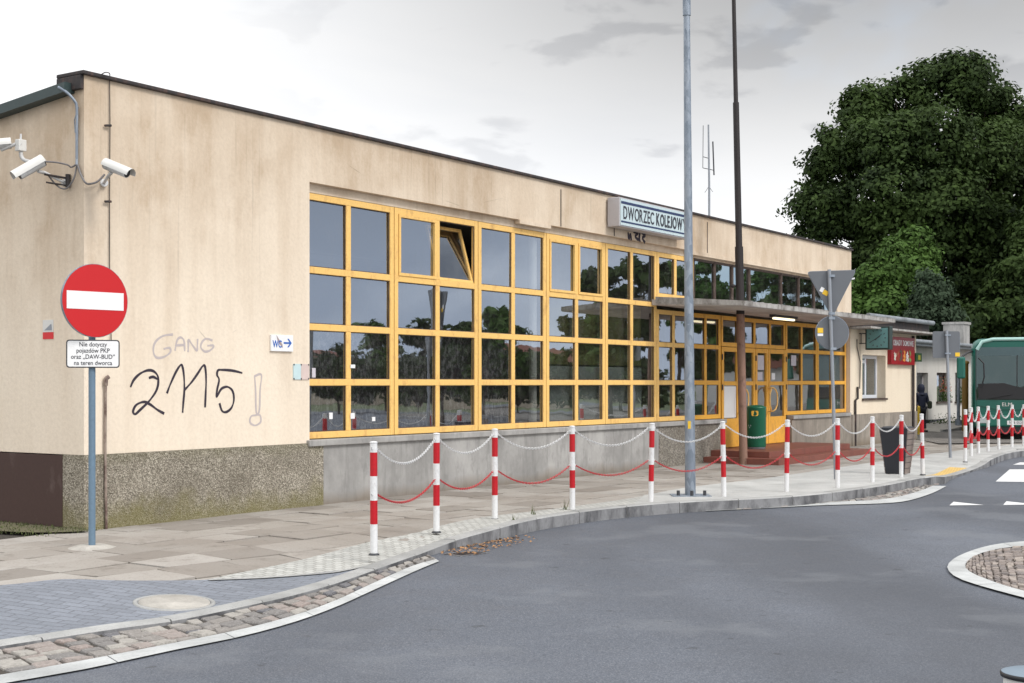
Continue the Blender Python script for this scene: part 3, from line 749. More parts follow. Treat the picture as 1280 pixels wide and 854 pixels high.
for k in range(5):
    o, xs = window(U[k], U[k+1], ZR, 2, M['yellow'], M['glass'], sash=(1,3) if k == 1 else None,
                   label='yellow window unit with its upper right sash tilted open' if k == 1 else None)
    if k in (1,3):      # opening sashes: a second slim frame in the top row
        for c_ in (0,1):
            x0, x1, z0, z1 = xs[c_]+.05, xs[c_+1]-.05, 3.185+.045, 4.225-.09
            mb = MB(); b = .045
            mb.box(0,x1-x0,-.012,.03,0,b); mb.box(0,x1-x0,-.012,.03,z1-z0-b,z1-z0); mb.box(0,b,-.012,.03,b,z1-z0-b); mb.box(x1-x0-b,x1-x0,-.012,.03,b,z1-z0-b)
            s_ = mb.build('sash', M['yellow'], o, loc=(x0,Y0-.0,z0), bevel=.004)
            if k == 1 and c_ == 1:
                s_.rotation_euler = (-math.radians(16),0,0); s_.location = (x0,Y0+.03,z0)
                pn = MB(); pn.add([(.02,.012,.02),(x1-x0-.02,.012,.02),(x1-x0-.02,.012,z1-z0-.02),(.02,.012,z1-z0-.02)], [(0,1,2,3)])
                for v in pn.v: pass
                q_ = pn.build('glazing', M['glass'], st); q_.name = 'glazing'; q_.location = s_.location; q_.rotation_euler = s_.rotation_euler
ZL = [.895,1.66,2.412,3.10]
window(13.79,15.40,[3.33,4.225],2,M['yellow'],M['glass'])
window(13.79,15.25,ZL,2,M['yellow'],M['glass'])
window(15.25,16.70,ZL,2,M['yellow_o'],M['glass'])
window(20.25,22.25,ZL,2,M['yellow_o'],M['glass']); window(22.25,24.26,ZL,2,M['yellow_o'],M['glass'])
# transom over doors
window(16.72,20.23,[2.44,3.10],4,M['yellow_o'],M['glass'],name='transom_window')
# clerestory
cl = [15.42,16.42,17.3,18.2,20.0,21.07,22.06,23.33]
for a, b in zip(cl, cl[1:]): window(a,b,[3.30,4.23],1,M['brown_frame'],M['glass2'],name='clerestory_window',eb=.035,rail=.04)
# doors
def door(u0,u1,hinge,poster=None):
    f = MB(); z0, z1 = .262, 2.43; e = .10
    f.box(u0,u0+e,.09,.15,z0,z1); f.box(u1-e,u1,.09,.15,z0,z1)
    for a, b in ((z0,.88),(1.60,1.69),(2.33,z1)): f.box(u0+e,u1-e,.092,.148,a,b)
    o = f.build('door', M['yellow_o'], st, bevel=.006)
    p = MB(); pane(p,u0+e-.01,u1-e+.01,.88,1.60,.12); pane(p,u0+e-.01,u1-e+.01,1.69,2.33,.12); p.build('pane', M['glass'], o)
    h = MB(); x = u1-.06 if hinge < 0 else u0+.06
    s = -1 if hinge < 0 else 1
    h.tube([(x,.09,1.55),(x,.0,1.54),(x+s*.05,-.03,1.5),(x+s*.13,-.035,1.42),(x+s*.15,-.035,1.28),(x+s*.13,-.035,1.14),(x+s*.05,-.03,1.05),(x,.0,1.01),(x,.09,1.0)], .017, 8)
    h.build('handle', M['yellow'], o)
    hx = u0+.0 if hinge < 0 else u1
    for z in (.6,1.5,2.15): q = MB(); q.cyl((hx,.082,z),(hx,.082,z+.12),.014,n=8); q.build('hinge', M['darksteel'], o)
    return o
d1 = door(16.74,17.60,-1); d2 = door(17.62,18.48,1); d3 = door(18.50,19.20,-1); d4 = door(19.22,20.23,1)
mb = MB(); mb.box(16.86,17.48,.108,.116,.90,1.58); mb.build('poster', M['white'], d1)
mb = MB(); mb.box(18.64,18.98,.105,.112,1.95,2.28); mb.box(18.62,18.9,.105,.112,1.72,1.9); mb.build('poster', M['poster'], d3)
mb = MB(); mb.box(19.42,19.62,.105,.112,1.73,1.88); mb.build('poster', M['white'], d4)
# small stickers on the panes
for (px,py,a,b) in ((387.5+25,520,.07,.09),(437,520,.09,.08),(466,524,.07,.06),(437,458,.1,.05),(391,466,.07,.13)):
    u_ = fu(px,-.11); z_ = fz(px,py,-.11); mb = MB(); mb.box(u_,u_+a,.092 if px in (437,) else .122,.097 if px in (437,) else .128,z_-b/2,z_+b/2)
    mb.build('sticker', M['white'] if px != 391 else M['poster'], st)
mb = MB(); u_ = fu(990,-.1); z_ = fz(990,452,-.1); mb.box(u_,u_+.3,.118,.124,z_-.1,z_+.15); mb.build('sticker', M['poster'], st)
# canopy over the doors
CU0, CU1, CW = 13.56, 22.2, 1.85
mb = MB(); mb.hexa([(CU0,.09,3.17),(CU0,-CW,3.09),(CU1,-CW,3.09),(CU1+2.1,.09,3.13)], [(CU0,.09,3.28),(CU0,-CW,3.15),(CU1,-CW,3.15),(CU1+2.1,.09,3.28)])
o = mb.build('canopy', M['canopy'], st)
mb = MB()
mb.box(CU0-.01,CU1+.0,-CW-.02,-CW-.002,3.10,3.19); mb.hexa([(CU0-.025,.0,3.20),(CU0-.025,-CW-.02,3.10),(CU0-.002,-CW-.02,3.10),(CU0-.002,.0,3.20)], [(CU0-.025,.0,3.33),(CU0-.025,-CW-.02,3.19),(CU0-.002,-CW-.02,3.19),(CU0-.002,.0,3.33)])
for k in range(60):
    x = gr2.uniform(CU0,CU1-.3); s = gr2.uniform(.05,.3); mb.box(x,x+s,-CW-.024,-CW+.05,3.185,3.191+gr2.uniform(0,.010))
mb.build('canopy_edge', M['canopy_edge'], o)
# steps
mb = MB(); mb.box(15.6,20.95,-1.68,-.02,-.12,.125); mb.build('step', M['step'], st, bevel=.006)
mb = MB(); mb.box(15.95,20.6,-1.33,-.022,.1252,.25); mb.build('step', M['step'], st, bevel=.006)
mb = MB(); mb.box(16.67,20.33,-.02,.35,-.1,.252); mb.build('threshold', M['step'], st)
# graffiti strokes on the wall -----------------------------------------
def strokes(name, curves, mat, r, parent=st, w=.0015, flat=.18):
    mb = MB()
    for c_ in curves:
        pts = []
        for (a, b) in c_:
            px, py = a/3.2, 300+b/3.2; pts.append(Vector((fu(px), 0, fz(px,py))))
        P = catmull(pts, 6); n = len(P)
        rr = [r*(.75+.4*abs(math.sin(i*.23+len(P)))) for i in range(n)]
        for i in range(n-1):
            t_ = (P[i+1]-P[i]); 
            if t_.length < 1e-5: continue
            t_.normalize(); nn = Vector((-t_.z,0,t_.x))
            e = t_*rr[i]*.4
            mb.add([P[i]+nn*rr[i]-e, P[i]-nn*rr[i]-e, P[i+1]-nn*rr[i+1]+e, P[i+1]+nn*rr[i+1]+e], [(0,1,2,3)])
    for i, v in enumerate(mb.v): mb.v[i] = (v[0], -.002-(i//4)*1e-5, v[2])
    return mb.build(name, mat, parent)

for cs_ in ([[(522,588),(535,560),(560,535),(590,522),(615,526),(632,550),(628,595),(600,640),(560,680),(540,697),(532,685),(545,660),(575,648),(600,658),(630,680),(655,694)],[(596,552),(612,548),(628,556)]],
 [[(668,612),(680,580),(700,535),(718,505),(728,503),(735,540),(737,600),(733,650),(730,690)],[(738,600),(765,570),(790,535),(810,505),(820,508),(824,560),(822,620),(820,668)]],
 [[(968,532),(930,523),(890,520),(872,522),(868,540),(876,560),(868,600),(866,628),(885,596),(910,588),(930,605),(935,640),(925,672),(905,688),(888,684),(878,655)]]):
    strokes('graffiti', cs_, M['graf'], .015)
for cs_ in ([[(690,378),(650,385),(620,410),(613,445),(625,470),(655,468),(680,450),(678,432),(655,436)]],
 [[(700,442),(708,402),(722,390),(735,402),(738,430),(738,444)],[(703,422),(738,420)]],
 [[(752,447),(753,425),(754,400),(770,422),(787,442),(789,420),(790,398)]],
 [[(848,402),(825,395),(808,408),(803,430),(818,446),(838,443),(852,430),(851,422),(830,423)]],
 [[(1018,545),(1045,540),(1040,600),(1035,690),(1005,705),(1000,730),(1020,742),(1042,728),(1040,702),(1025,690),(1022,600),(1018,545)]]):
    strokes('graffiti', cs_, M['graf_pale'], .013)
def sc(pts): return [((a)*3.2, (b-300)*3.2) for a, b in pts]
for cs_ in ([sc([(785,291),(786,298),(788,293),(789,300)])],[sc([(792,290),(797,291),(794,296),(798,300)])],[sc([(800,289),(799,297),(800,302)])],[sc([(802,291),(806,294),(803,298),(806,303)])]):
    strokes('graffiti', cs_, M['graf'], .03)

# ------------------------------------------------------------------ annexes
ax = thing('annex_building', 'low cream annex with a small white window beside the station hall', 'building', F(LEN,0,0), ROT)
AL = 29.75-LEN; AT = 3.06
w0, w1 = fu(1078)-LEN, fu(1107)-LEN; wz0, wz1 = fz(1092,498), fz(1092,444)
mb = MB(); mb.box(.002,w0,.0,.35,.83,AT); mb.box(w1,AL,.0,.35,.83,AT); mb.box(w0,w1,0,.35,.83,wz0); mb.box(w0,w1,0,.35,wz1,AT)
mb.box(AL-.3,AL,.35,6,.0,AT); mb.build('wall', M['plaster2'], ax)
mb = MB(); mb.box(.002,AL+.02,-.03,.35,-.15,.828); mb.box(AL-.3,AL+.02,.35,6,-.15,-.0); mb.build('plinth', M['render2'], ax)
mb = MB(); mb.box(-.3,AL+.55,-.62,6,AT,AT+.05); mb.build('eave', M['canopy_edge'], ax)
mb = MB(); mb.box(-.1,AL+.1,-.35,6,AT+.052,AT+.30); mb.build('eave_gap_shade', M['roofing'], ax)  # near-black block stands in for the shadow gap between eave and roof sheet
mb = MB(); mb.hexa([(.0,-.40,AT+.30),(AL+.2,-.40,AT+.30),(AL+.2,6,AT+.4),(.0,6,AT+.4)], [(.0,-.40,AT+.36),(AL+.2,-.40,AT+.36),(AL+.2,6,AT+.6),(.0,6,AT+.6)]); mb.cyl((.0,-.45,AT+.34),(AL+.15,-.45,AT+.34),.065,n=12)
mb.build('roof', M['zinc'], ax)
yy = .24; f = MB(); ww = w1-w0
for bx in ((w0,w0+.09,wz0,wz1),(w1-.09,w1,wz0,wz1),(w0+.09,w1-.09,wz0,wz0+.09),(w0+.09,w1-.09,wz1-.09,wz1),(w0+ww*.5-.05,w0+ww*.5+.05,wz0+.09,wz1-.09),(w0+.09,w0+ww*.5-.05,wz0+.95,wz0+1.03)):
    f.box(bx[0],bx[1],yy,yy+.06,bx[2],bx[3])
o = f.build('window', M['pvc'], ax); p = MB(); p.box(w0,w1,yy+.025,yy+.03,wz0,wz1); p.build('pane', M['glass'], o)
p = MB(); p.box(w0,w1,.34,.42,wz0,wz1); p.build('backing', M['curtain_plain'], o)
mb = MB(); mb.box(w0-.05,w1+.05,-.05,.24,wz0-.05,wz0); mb.build('sill', M['brown_frame'], o)
# rear annex
RW = -2.8
rb = thing('rear_annex', 'long low white outbuilding with doors and shop windows set back behind the annex', 'building', F(28,RW,0), ROT)
def ru(px): return fu(px,RW)-28
RL = 36; RT = 2.98
def rz(px,py): return fz(px,py,RW)
openings = [(ru(1146),ru(1160),.05,rz(1152,466)),(ru(1171),ru(1187),rz(1178,502),rz(1178,466)),(ru(1194),ru(1204),rz(1198,502),rz(1198,466)),(ru(1216),ru(1230),rz(1222,502),rz(1222,466))]
mb = MB(); x = 0
for a,b,z0,z1 in openings:
    mb.box(x,a,0,.3,.30,RT); mb.box(a,b,0,.3,z1,RT); 
    if z0 > .35: mb.box(a,b,0,.3,.30,z0)
    x = b
mb.box(x,RL,0,.3,.30,RT); mb.build('wall', M['white_plaster'], rb)
mb = MB(); x = 0
for a,b in ((0,openings[0][0]),(openings[0][1],RL)): mb.box(a,b,-.03,.3,-.12,.30)
mb.build('plinth', M['darksteel'], rb)
for k,(a,b,z0,z1) in enumerate(openings):
    f = MB(); f.box(a,a+.1,.18,.25,z0,z1); f.box(b-.1,b,.18,.25,z0,z1); f.box(a+.1,b-.1,.18,.25,z1-.1,z1)
    if k == 0: f.box(a+.1,b-.1,.18,.25,z0,1.1)
    o = f.build('door' if k == 0 else 'window', M['signbox'] if k == 0 else M['brown_frame'], rb)
    p = MB(); p.box(a,b,.21,.215,z0,z1); p.build('pane', M['glass'], o)
    if k == 0: p = MB(); p.box(a,b,.28,.3,z0,z1); p.build('backing', M['blind'], o)
    if k: p = MB(); p.box(a,b,.5,.55,z0,z1); p.build('backing', M['curtain_plain'], o)
    if k: p = MB(); p.box(a-.1,b+.1,-.08,.18,z0-.06,z0); p.build('sill', M['brown_frame'], o)
mb = MB(); mb.box(0,RL,-.55,0,RT-.02,RT+.08); mb.cyl((0,-.6,RT+.12),(RL,-.6,RT+.12),.07,n=10); mb.build('gutter', M['zinc'], rb)
mb = MB(); mb.hexa([(0,-.5,RT+.08),(RL,-.5,RT+.08),(RL,9,RT+.5),(0,9,RT+.5)], [(0,-.5,RT+.16),(RL,-.5,RT+.16),(RL,9,RT+1.1),(0,9,RT+1.1)]); mb.build('roof', M['zinc'], rb)
Yc = 60; xc0, xc1 = (1188-640)/F_PX*Yc, (1218-640)/F_PX*Yc
cxm = (xc0+xc1)/2; lc = Vector((cxm,Yc,0))-F(28,RW); la = Vector((lc.x*DX+lc.y*DY, -(lc.x*DY-lc.y*DX)))
mb = MB(); la.x += .95; mb.box(la.x-.75,la.x+.2,la.y-.0,la.y+.9,RT,EYE+74/F_PX*Yc); mb.box(la.x-.8,la.x+.25,la.y-.05,la.y+.95,EYE+74/F_PX*Yc,EYE+77/F_PX*Yc); mb.build('chimney', M['render'], rb)
# ramp
a = F(36.5,-1.3); t = thing('concrete_ramp', 'low concrete access ramp in front of the white outbuilding', 'ramp', F(33.5,-2.6,0), ROT)
mb = MB(); mb.hexa([(2.0,-1.6,0),(9,-1.6,0),(9,0,0),(2.0,0,0)], [(2.0,-1.6,.04),(9,-1.6,.32),(9,0,.32),(2.0,0,.04)]); mb.build('ramp_slab', M['lid'], t)
mb = MB(); mb.box(2.0,9,-1.68,-1.605,0,.10); mb.build('side_edge', M['kerb'], t)
# flowers in the shop window
a,b,z0,z1 = openings[1]; mb = MB(); mb2 = MB()
for k in range(700):
    p = Vector((rnd.uniform(a+.1,b-.1), rnd.uniform(-.12,-.02), z0+abs(rnd.gauss(0,.55)))); 
    if p.z > z1-.1: continue
    s = .04; (mb if rnd.random() < .55 and p.z > z0+.35 else mb2).add([p+Vector((rnd.uniform(-s,s),rnd.uniform(-s,s),rnd.uniform(-s,s))) for _ in range(3)], [(0,1,2)])
t = thing('flower_display', 'orange and red flowers over green leaves on the outbuilding window sill', 'flowers', F(28,RW,0), ROT)
mb.build('blooms', M['flower'], t); mb2.build('foliage', M['leaf_mid'], t)
a,b,z0,z1 = openings[2]; mb = MB()
for k in range(160):
    p = Vector((rnd.uniform(a,b+.2), rnd.uniform(-.14,-.02), z0+rnd.random()**1.5*.6)); s = .06
    mb.add([p+Vector((rnd.uniform(-s,s),rnd.uniform(-s,s),rnd.uniform(-s,s))) for _ in range(3)], [(0,1,2)])
tag(mb.build('potted_plant', M['leaf_mid'], loc=F(28,RW,0), rot=(0,0,ROT)), 'leafy dark green plant on the sill left of the bus', 'plant')

# ------------------------------------------------------------------ things on the facade
# station name sign
su0, sz0, sz1 = 11.62, 4.50, 5.03; sl_ = 2.82
s = fthing('station_sign', 'pale box sign reading DWORZEC KOLEJOWY on the parapet', 'sign', su0, .30, sz0)
H = sz1-sz0
mb = MB(); mb.box(0,sl_,.02,.27,0,H); mb.build('box', M['signbox'], s, bevel=.01)
mb = MB(); mb.box(.025,sl_-.025,.005,.0195,.025,H-.025); mb.build('face', M['signface'], s)
mb = MB(); mb.box(.04,sl_-.04,0,.0045,.075,.105); mb.box(.04,sl_-.04,0,.0045,H-.115,H-.07); mb.build('stripe', M['navy'], s)
word('DWORZEC', .235, 1.18, 'lettering', M['ink'], s, .12, .003, .142, .012)
word('KOLEJOWY', .235, 1.26, 'lettering', M['ink'], s, 1.39, .003, .142, .03)
mb = MB(); mb.box(.3,.34,.27,.299,.1,.4); mb.box(2.4,2.44,.27,.299,.1,.4); mb.build('bracket', M['darksteel'], s)
# WC plate
u_ = fu(337); z_ = (fz(337,439)); s = fthing('toilet_sign', 'small white plate with blue WC letters and an arrow pointing right', 'sign', u_, .03, z_)
W_ = fu(364.5)-u_; H = fz(350,419)-fz(350,439.5)
mb = MB(); mb.box(0,W_,0,.028,0,H); mb.build('plate', [M['white']], s, bevel=.003)
text_mesh('WC', .13, 'lettering', M['blue'], s, (W_*.27,-.001,H*.42), xs=.75, bold=.002)
mb = MB(); mb.box(W_*.56,W_*.86,-.004,-.001,H*.47,H*.57)
for sgn in (1,-1): mb.add([(W_*.92,-.003,H*.52),(W_*.85,-.003,H*.52),(W_*.72,-.003,H*(.52+sgn*.26)),(W_*.79,-.003,H*(.52+sgn*.26))], [(0,1,2,3)])
mb.build('arrow', M['blue'], s)
mb = MB(); mb.add([(W_*.22,-.002,H*.99),(W_*.5,-.002,H*.42),(W_*.52,-.002,H*.2),(W_*.3,-.002,H*.55)], [(0,1,2,3)]); mb.build('torn_patch', simple('torn_patch',(.35,.28,.27),.8), s)
# two-tone plate
u_ = fu(366); z_ = fz(366,474.5); s = fthing('notice_plate', 'small empty notice holder, half pale blue and half pinkish, left of the windows', 'notice', u_, .012, z_)
W_ = fu(385.5)-u_; H = fz(375,455)-fz(375,474.5)
mb = MB(); mb.box(0,W_*.48,0,.011,0,H); mb.build('left_panel', simple('pale_cyan',(.52,.66,.67),.4), s)
mb = MB(); mb.box(W_*.48+.002,W_,0,.011,0,H); mb.build('right_panel', simple('pale_pink',(.62,.50,.46),.5), s)
mb = MB(); [mb.box(x,x+.02,-.003,-.0005,z,z+.02) for x in (0,W_*.46,W_-.02) for z in (0,H-.02)]; mb.build('screw', M['darksteel'], s)
# small plates on the left wall (plane x=0 of the station)
def lw(px, off=0.0):      # y along the left wall for a pixel column
    k = (px-640)/F_PX; bx, by = CX-DX*off, CY-DY*off
    return (k*by-bx)/(-DY-k*DX)
def lwz(px, py, off=0.0):
    y = lw(px,off); Y = CY-DY*off+DX*y; return EYE-(py-HOR)/F_PX*Y
y0 = lw(54); y1 = lw(67); z0 = lwz(60,424); z1 = lwz(60,400)
s = thing('warning_sticker', 'small white notice with a red lower band on the left end wall', 'notice', (F(0,0)-Vector((0,0,0))).to_3d(), ROT)
mb = MB(); mb.box(-.006,-.0005,y1,y0,z0+.08,z1); mb.build('panel', M['offwhite'], s)
mb = MB(); mb.box(-.006,-.0005,y1,y0,z0,z0+.078); mb.build('red_band', M['red'], s)
mb = MB(); mb.hexa([(-.008,y1+.02,z0+.1),(-.0065,y1+.02,z0+.1),(-.0065,y0-.03,z0+.1),(-.008,y0-.03,z0+.1)], [(-.008,y1+.03,z1-.05),(-.0065,y1+.03,z1-.05),(-.0065,y1+.045,z1-.05),(-.008,y1+.045,z1-.05)]); mb.build('mark', M['steel'], s)
# conduits and wires
def LW(y, z, off=.03): p = F(0,0,0)+Vector((-DY,DX,0))*y-Vector((DX,DY,0))*off; return Vector((p.x,p.y,z))
def lpt(px, py, off=.03): y = lw(px,off); return LW(y, lwz(px,py,off), off)
def fpt(px, py, w=.03): return F(fu(px,w), w, fz(px,py,w))
mb = MB(); mb.tube(catmull([lpt(73,109,.15),lpt(84,116,.12),lpt(93,126,.06),lpt(96,135,.035),lpt(96,165),lpt(96,206)], 5), .016, 8)
mb.tube([lpt(98,134,.03),lpt(93,150,.03),lpt(94,166,.03)], .006, 6)
tag(mb.build('conduit_pipe', M['galv']), 'grey metal conduit bending down from the roof edge at the left corner', 'pipe')
mb = MB(); mb.tube(catmull([lpt(97,206),lpt(101,218,.03),lpt(106.5,228,.05),fpt(112,230,.05),fpt(122,227,.06),fpt(131,218,.10)], 6), .012, 7)
mb.tube(catmull([lpt(96,206),lpt(92,224,.05),lpt(82,236,.08),lpt(70,231,.15),lpt(58,216,.3)], 6), .010, 7)
mb.tube(catmull([lpt(95,206),lpt(89,209,.05),lpt(84,206,.1),lpt(70,203,.2),lpt(54,202,.3)], 5), .010, 7)
tag(mb.build('cable', simple('grey_cable',(.16,.15,.15),.6)), 'grey cables looping from the conduit to the three corner cameras', 'cable')
mb = MB(); mb.tube([fpt(137,96,.02),fpt(137.5,157,.02),fpt(137,252,.02),fpt(137,330,.02),fpt(139,425,.02)], .006, 6)
for y_ in (157,252): mb.tube([fpt(131,y_,.03),fpt(139,y_,.04)], .014, 6)
mb.tube(catmull([fpt(127,93,.1),fpt(132,90.5,.1),fpt(137,92,.06),fpt(137,97,.02)], 4), .006, 6)
tag(mb.build('lightning_wire', M['roofing']), 'thin rusty lightning wire clipped down the wall right of the corner', 'wire')
mb = MB(); mb.tube([fpt(132,480,.03),fpt(131.5,560,.03),fpt(132,600,.05),fpt(133,672,.05)], .016, 8)
mb.tube(catmull([fpt(132,482,.03),fpt(132.5,474,.04),fpt(136,471,.05)], 4), .026, 8)
tag(mb.build('drain_pipe', m_rust('rusty_pipe',(.30,.24,.20),(.10,.06,.05),.45,.6,.8,9)), 'short rusty pipe rising from the pavement behind the no entry sign', 'pipe')
# cameras
def cctv(label, pos, direc, arm_to, wallp, L=.36, r=.055):
    t = thing('security_camera', label, 'camera', pos, 0, 'security cameras at the corner')
    d = Vector(direc).normalized(); sidev = d.cross(Vector((0,0,1))).normalized(); up = sidev.cross(d)
    P = Vector((0,0,0))
    mb = MB()
    def pt(a, b, c): return P + d*a + sidev*b + up*c
    # rounded housing
    prof = [(r*math.cos(a), r*.92*math.sin(a)) for a in [math.pi*2*k/14 for k in range(14)]]
    mb.hexa([pt(0,b,c) for b,c in prof], [pt(L,b*.95,c*.95) for b,c in prof]); mb.build('housing', M['dirtywhite'], t, smooth=False)
    mb = MB(); pr = [(1.18*r*math.cos(a), 1.18*r*math.sin(a)) for a in [math.radians(-8+196*k/10) for k in range(11)]]
    n = len(pr); vs = [pt(-.02,b,c) for b,c in pr]+[pt(L+.06,b,c) for b,c in pr]; mb.add(vs, [(i,i+1,i+1+n,i+n) for i in range(n-1)], 0, True)
    mb.build('sunshield', M['offwhite'], t)
    mb = MB(); mb.cyl(pt(L,0,0), pt(L+.004,0,0), r*.75, n=14); mb.build('lens', M['black'], t)
    mb = MB(); mb.cyl(pt(-.012,0,0), pt(0,0,0), r*.9, n=14); mb.build('rear_cap', M['darksteel'], t)
    mb = MB(); a_ = Vector(arm_to)-Vector(pos); wl = Vector(wallp)-Vector(pos)
    mb.tube([pt(.1,0,-r), a_], .02, 8); mb.tube([a_, wl], .018, 8); mb.cyl(wl, wl+(a_-wl).normalized()*.02, .045, n=12)
    mb.build('bracket', M['dirtywhite'], t)
    return t
pB = fpt(133,206,.28)
cctv('white camera on the front wall right of the corner, aimed along the facade', pB, Vector((.62,-.28,-.27)), fpt(134,222,.22), fpt(130,229,.02), .31, .060)
pA = lpt(53,202,.38)
cctv('larger white camera on a rusty arm on the left wall, tilted steeply down', pA, Vector((-.60,-.35,-.47)), lpt(56,216,.32), lpt(82,229,.02), .30, .066)
pC = lpt(12,180,.42)
cctv('white camera at the left edge of the photo, on the bracket above its neighbour', pC, Vector((-.75,-.25,-.12)), lpt(20,180,.40), lpt(27,183,.36), .28, .06)
t = thing('camera_bracket', 'pale junction box on a curved white arm joining the two left cameras', 'bracket', lpt(26,182,.36), ROT, None)
mb = MB(); mb.box(-.05,.05,-.04,.04,-.065,.065); mb.build('junction_box', M['offwhite'], t, bevel=.008)
mb = MB(); o0 = Vector(lpt(26,182,.36)); R_ = Matrix.Rotation(-ROT,3,'Z')
mb.tube([R_@(p-o0) for p in catmull([lpt(26,190,.36),lpt(28,198,.36),lpt(36,202,.36),lpt(54,203,.36)], 5)], .022, 8); mb.cyl((0,0,.065),(0,0,.13),.012,n=8); mb.build('arm', M['dirtywhite'], t)
mb = MB(); mb.tube([R_@(lpt(56,218,.34)-o0), R_@(lpt(84,223,.02)-o0)], .013, 6); mb.tube([R_@(lpt(58,228,.3)-o0), R_@(lpt(84,232,.02)-o0)], .010, 6); mb.tube([R_@(lpt(85,218,.03)-o0), R_@(lpt(85,234,.03)-o0)], .03, 6)
mb.build('rusty_arm', M['roofing'], t)
# clock: two-sided box standing out from the annex wall
pc = F(24.85,.52); ccz = EYE+(HOR-422.5)/F_PX*35.4
t = thing('station_clock', 'square dark station clock with a teal dial on two wall arms', 'clock', (pc.x,pc.y,ccz), -.593)
hs = .325
mb = MB(); mb.box(-hs,hs,.0,.26,-hs*.94,hs*.94); mb.build('case', simple('clock_case',(.02,.035,.03),.5), t, bevel=.012)
mb = MB(); mb.box(-hs*.86,hs*.86,-.012,-.001,-hs*.8,hs*.8); mb.build('dial', M['clockface'], t)
mb = MB()
for k in range(12):
    a = k*math.pi/6; r0, r1 = hs*.60, hs*.72; dd = Vector((math.sin(a),0,math.cos(a))); nn = Vector((dd.z,0,-dd.x))*.012
    mb.add([dd*r0-nn+Vector((0,-.014,0)), dd*r0+nn+Vector((0,-.014,0)), dd*r1+nn+Vector((0,-.014,0)), dd*r1-nn+Vector((0,-.014,0))], [(0,1,2,3)])
mb.build('hour_marks', M['ink'], t)
def hand(a, l, w_):
    mb = MB(); a = math.radians(a); dd = Vector((math.sin(a),0,math.cos(a))); nn = Vector((dd.z,0,-dd.x))*w_
    mb.add([dd*(-.08)-nn+Vector((0,-.018,0)), dd*(-.08)+nn+Vector((0,-.018,0)), dd*l+nn*.5+Vector((0,-.018,0)), dd*l-nn*.5+Vector((0,-.018,0))], [(0,1,2,3)]); mb.build('hand', M['ink'], t)
hand(50, hs*.5, .014); hand(240, hs*.72, .011)
mb = MB(); 
for dz in (.13,-.13):
    mb.tube([(-hs,.12,dz),(-.60,.12,dz)], .014, 6)
mb.tube([(-hs-.16,.15,.13),(-hs-.16,.15,-.13)], .01, 6)
mb.build('wall_arm', M['darksteel'], t)
# menu sign
u0 = fu(1114.5,.12); z0 = fz(1113.5,455.5,.12); z1 = fz(1113.5,420.5,.12); W_ = fu(1143.5,.12)-u0; H = z1-z0
s = fthing('restaurant_sign', 'red sign reading OBIADY DOMOWE with pictures of dishes', 'sign', u0, .12, z0)
mb = MB(); mb.box(0,W_,.004,.12,0,H); mb.build('panel', M['menu'], s, bevel=.006)
word('OBIADY DOMOWE', H*.20, W_*.86, 'lettering', M['white'], s, W_*.07, .002, H*.69, .02)
cols = [(.55,.50,.42),(.35,.10,.05),(.10,.07,.05),(.65,.25,.05),(.55,.55,.50),(.20,.25,.08)]
for k in range(6):
    mb = MB(); 
    for q in range(14):
        x = W_*(.14+.13*k)+rnd.uniform(-.09,.09); z = H*.33+rnd.uniform(-.14,.14); a = rnd.uniform(.03,.07)
        mb.add([(x-a,-.0005-.0004*q,z),(x,-.0005-.0004*q,z-a),(x+a,-.0005-.0004*q,z),(x,-.0005-.0004*q,z+a)], [(0,1,2,3)])
    mb.build('dish_picture', simple('dish_%s' % 'abcdef'[k], cols[k], .6, var=.4, scale=12), s)
s = fthing('kiosk_sign', 'small dark green square sign at the annex corner', 'sign', fu(1145,.1), .1, fz(1145,452,.1))
mb = MB(); mb.box(0,.55,0,.1,0,.25+.0); mb.build('panel', simple('kiosk_green',(.02,.06,.02),.5), s)
mb = MB(); mb.box(.2,.42,-.004,-.001,.05,.19); mb.build('emblem', simple('kiosk_yellow',(.28,.24,.03),.5), s)
# pipe at annex corner
mb = MB(); mb.cyl(F(29.3,.06,-.0), F(29.3,.06,3.02), .04, n=10); tag(mb.build('downpipe', M['roofing']), 'dark rusty downpipe at the right corner of the annex', 'pipe')
mb = MB(); mb.tube([F(24.55,.04,z) for z in (0,.6,1.2)]+[F(24.7,.05,1.25),F(24.72,.04,1.55)], .03, 8); mb.tube([F(24.9,.03,1.5),F(24.95,.03,2.2),F(24.7,.03,2.6),F(24.7,.03,2.8)], .012, 6)
tag(mb.build('wall_pipe', M['roofing']), 'rusty gas pipe at the joint between hall and annex', 'pipe')
# canopy light
s = fthing('canopy_light', 'lit fluorescent lamp fixed under the entrance canopy', 'lamp', 17.85, .85, 3.06)
mb = MB(); mb.box(-.62,.62,-.07,.07,0,.07); mb.build('housing', M['darksteel'], s)
mb = MB(); mb.box(-.55,.55,-.04,.04,-.045,-.001); mb.build('tube', M['lit'], s, bevel=.02)
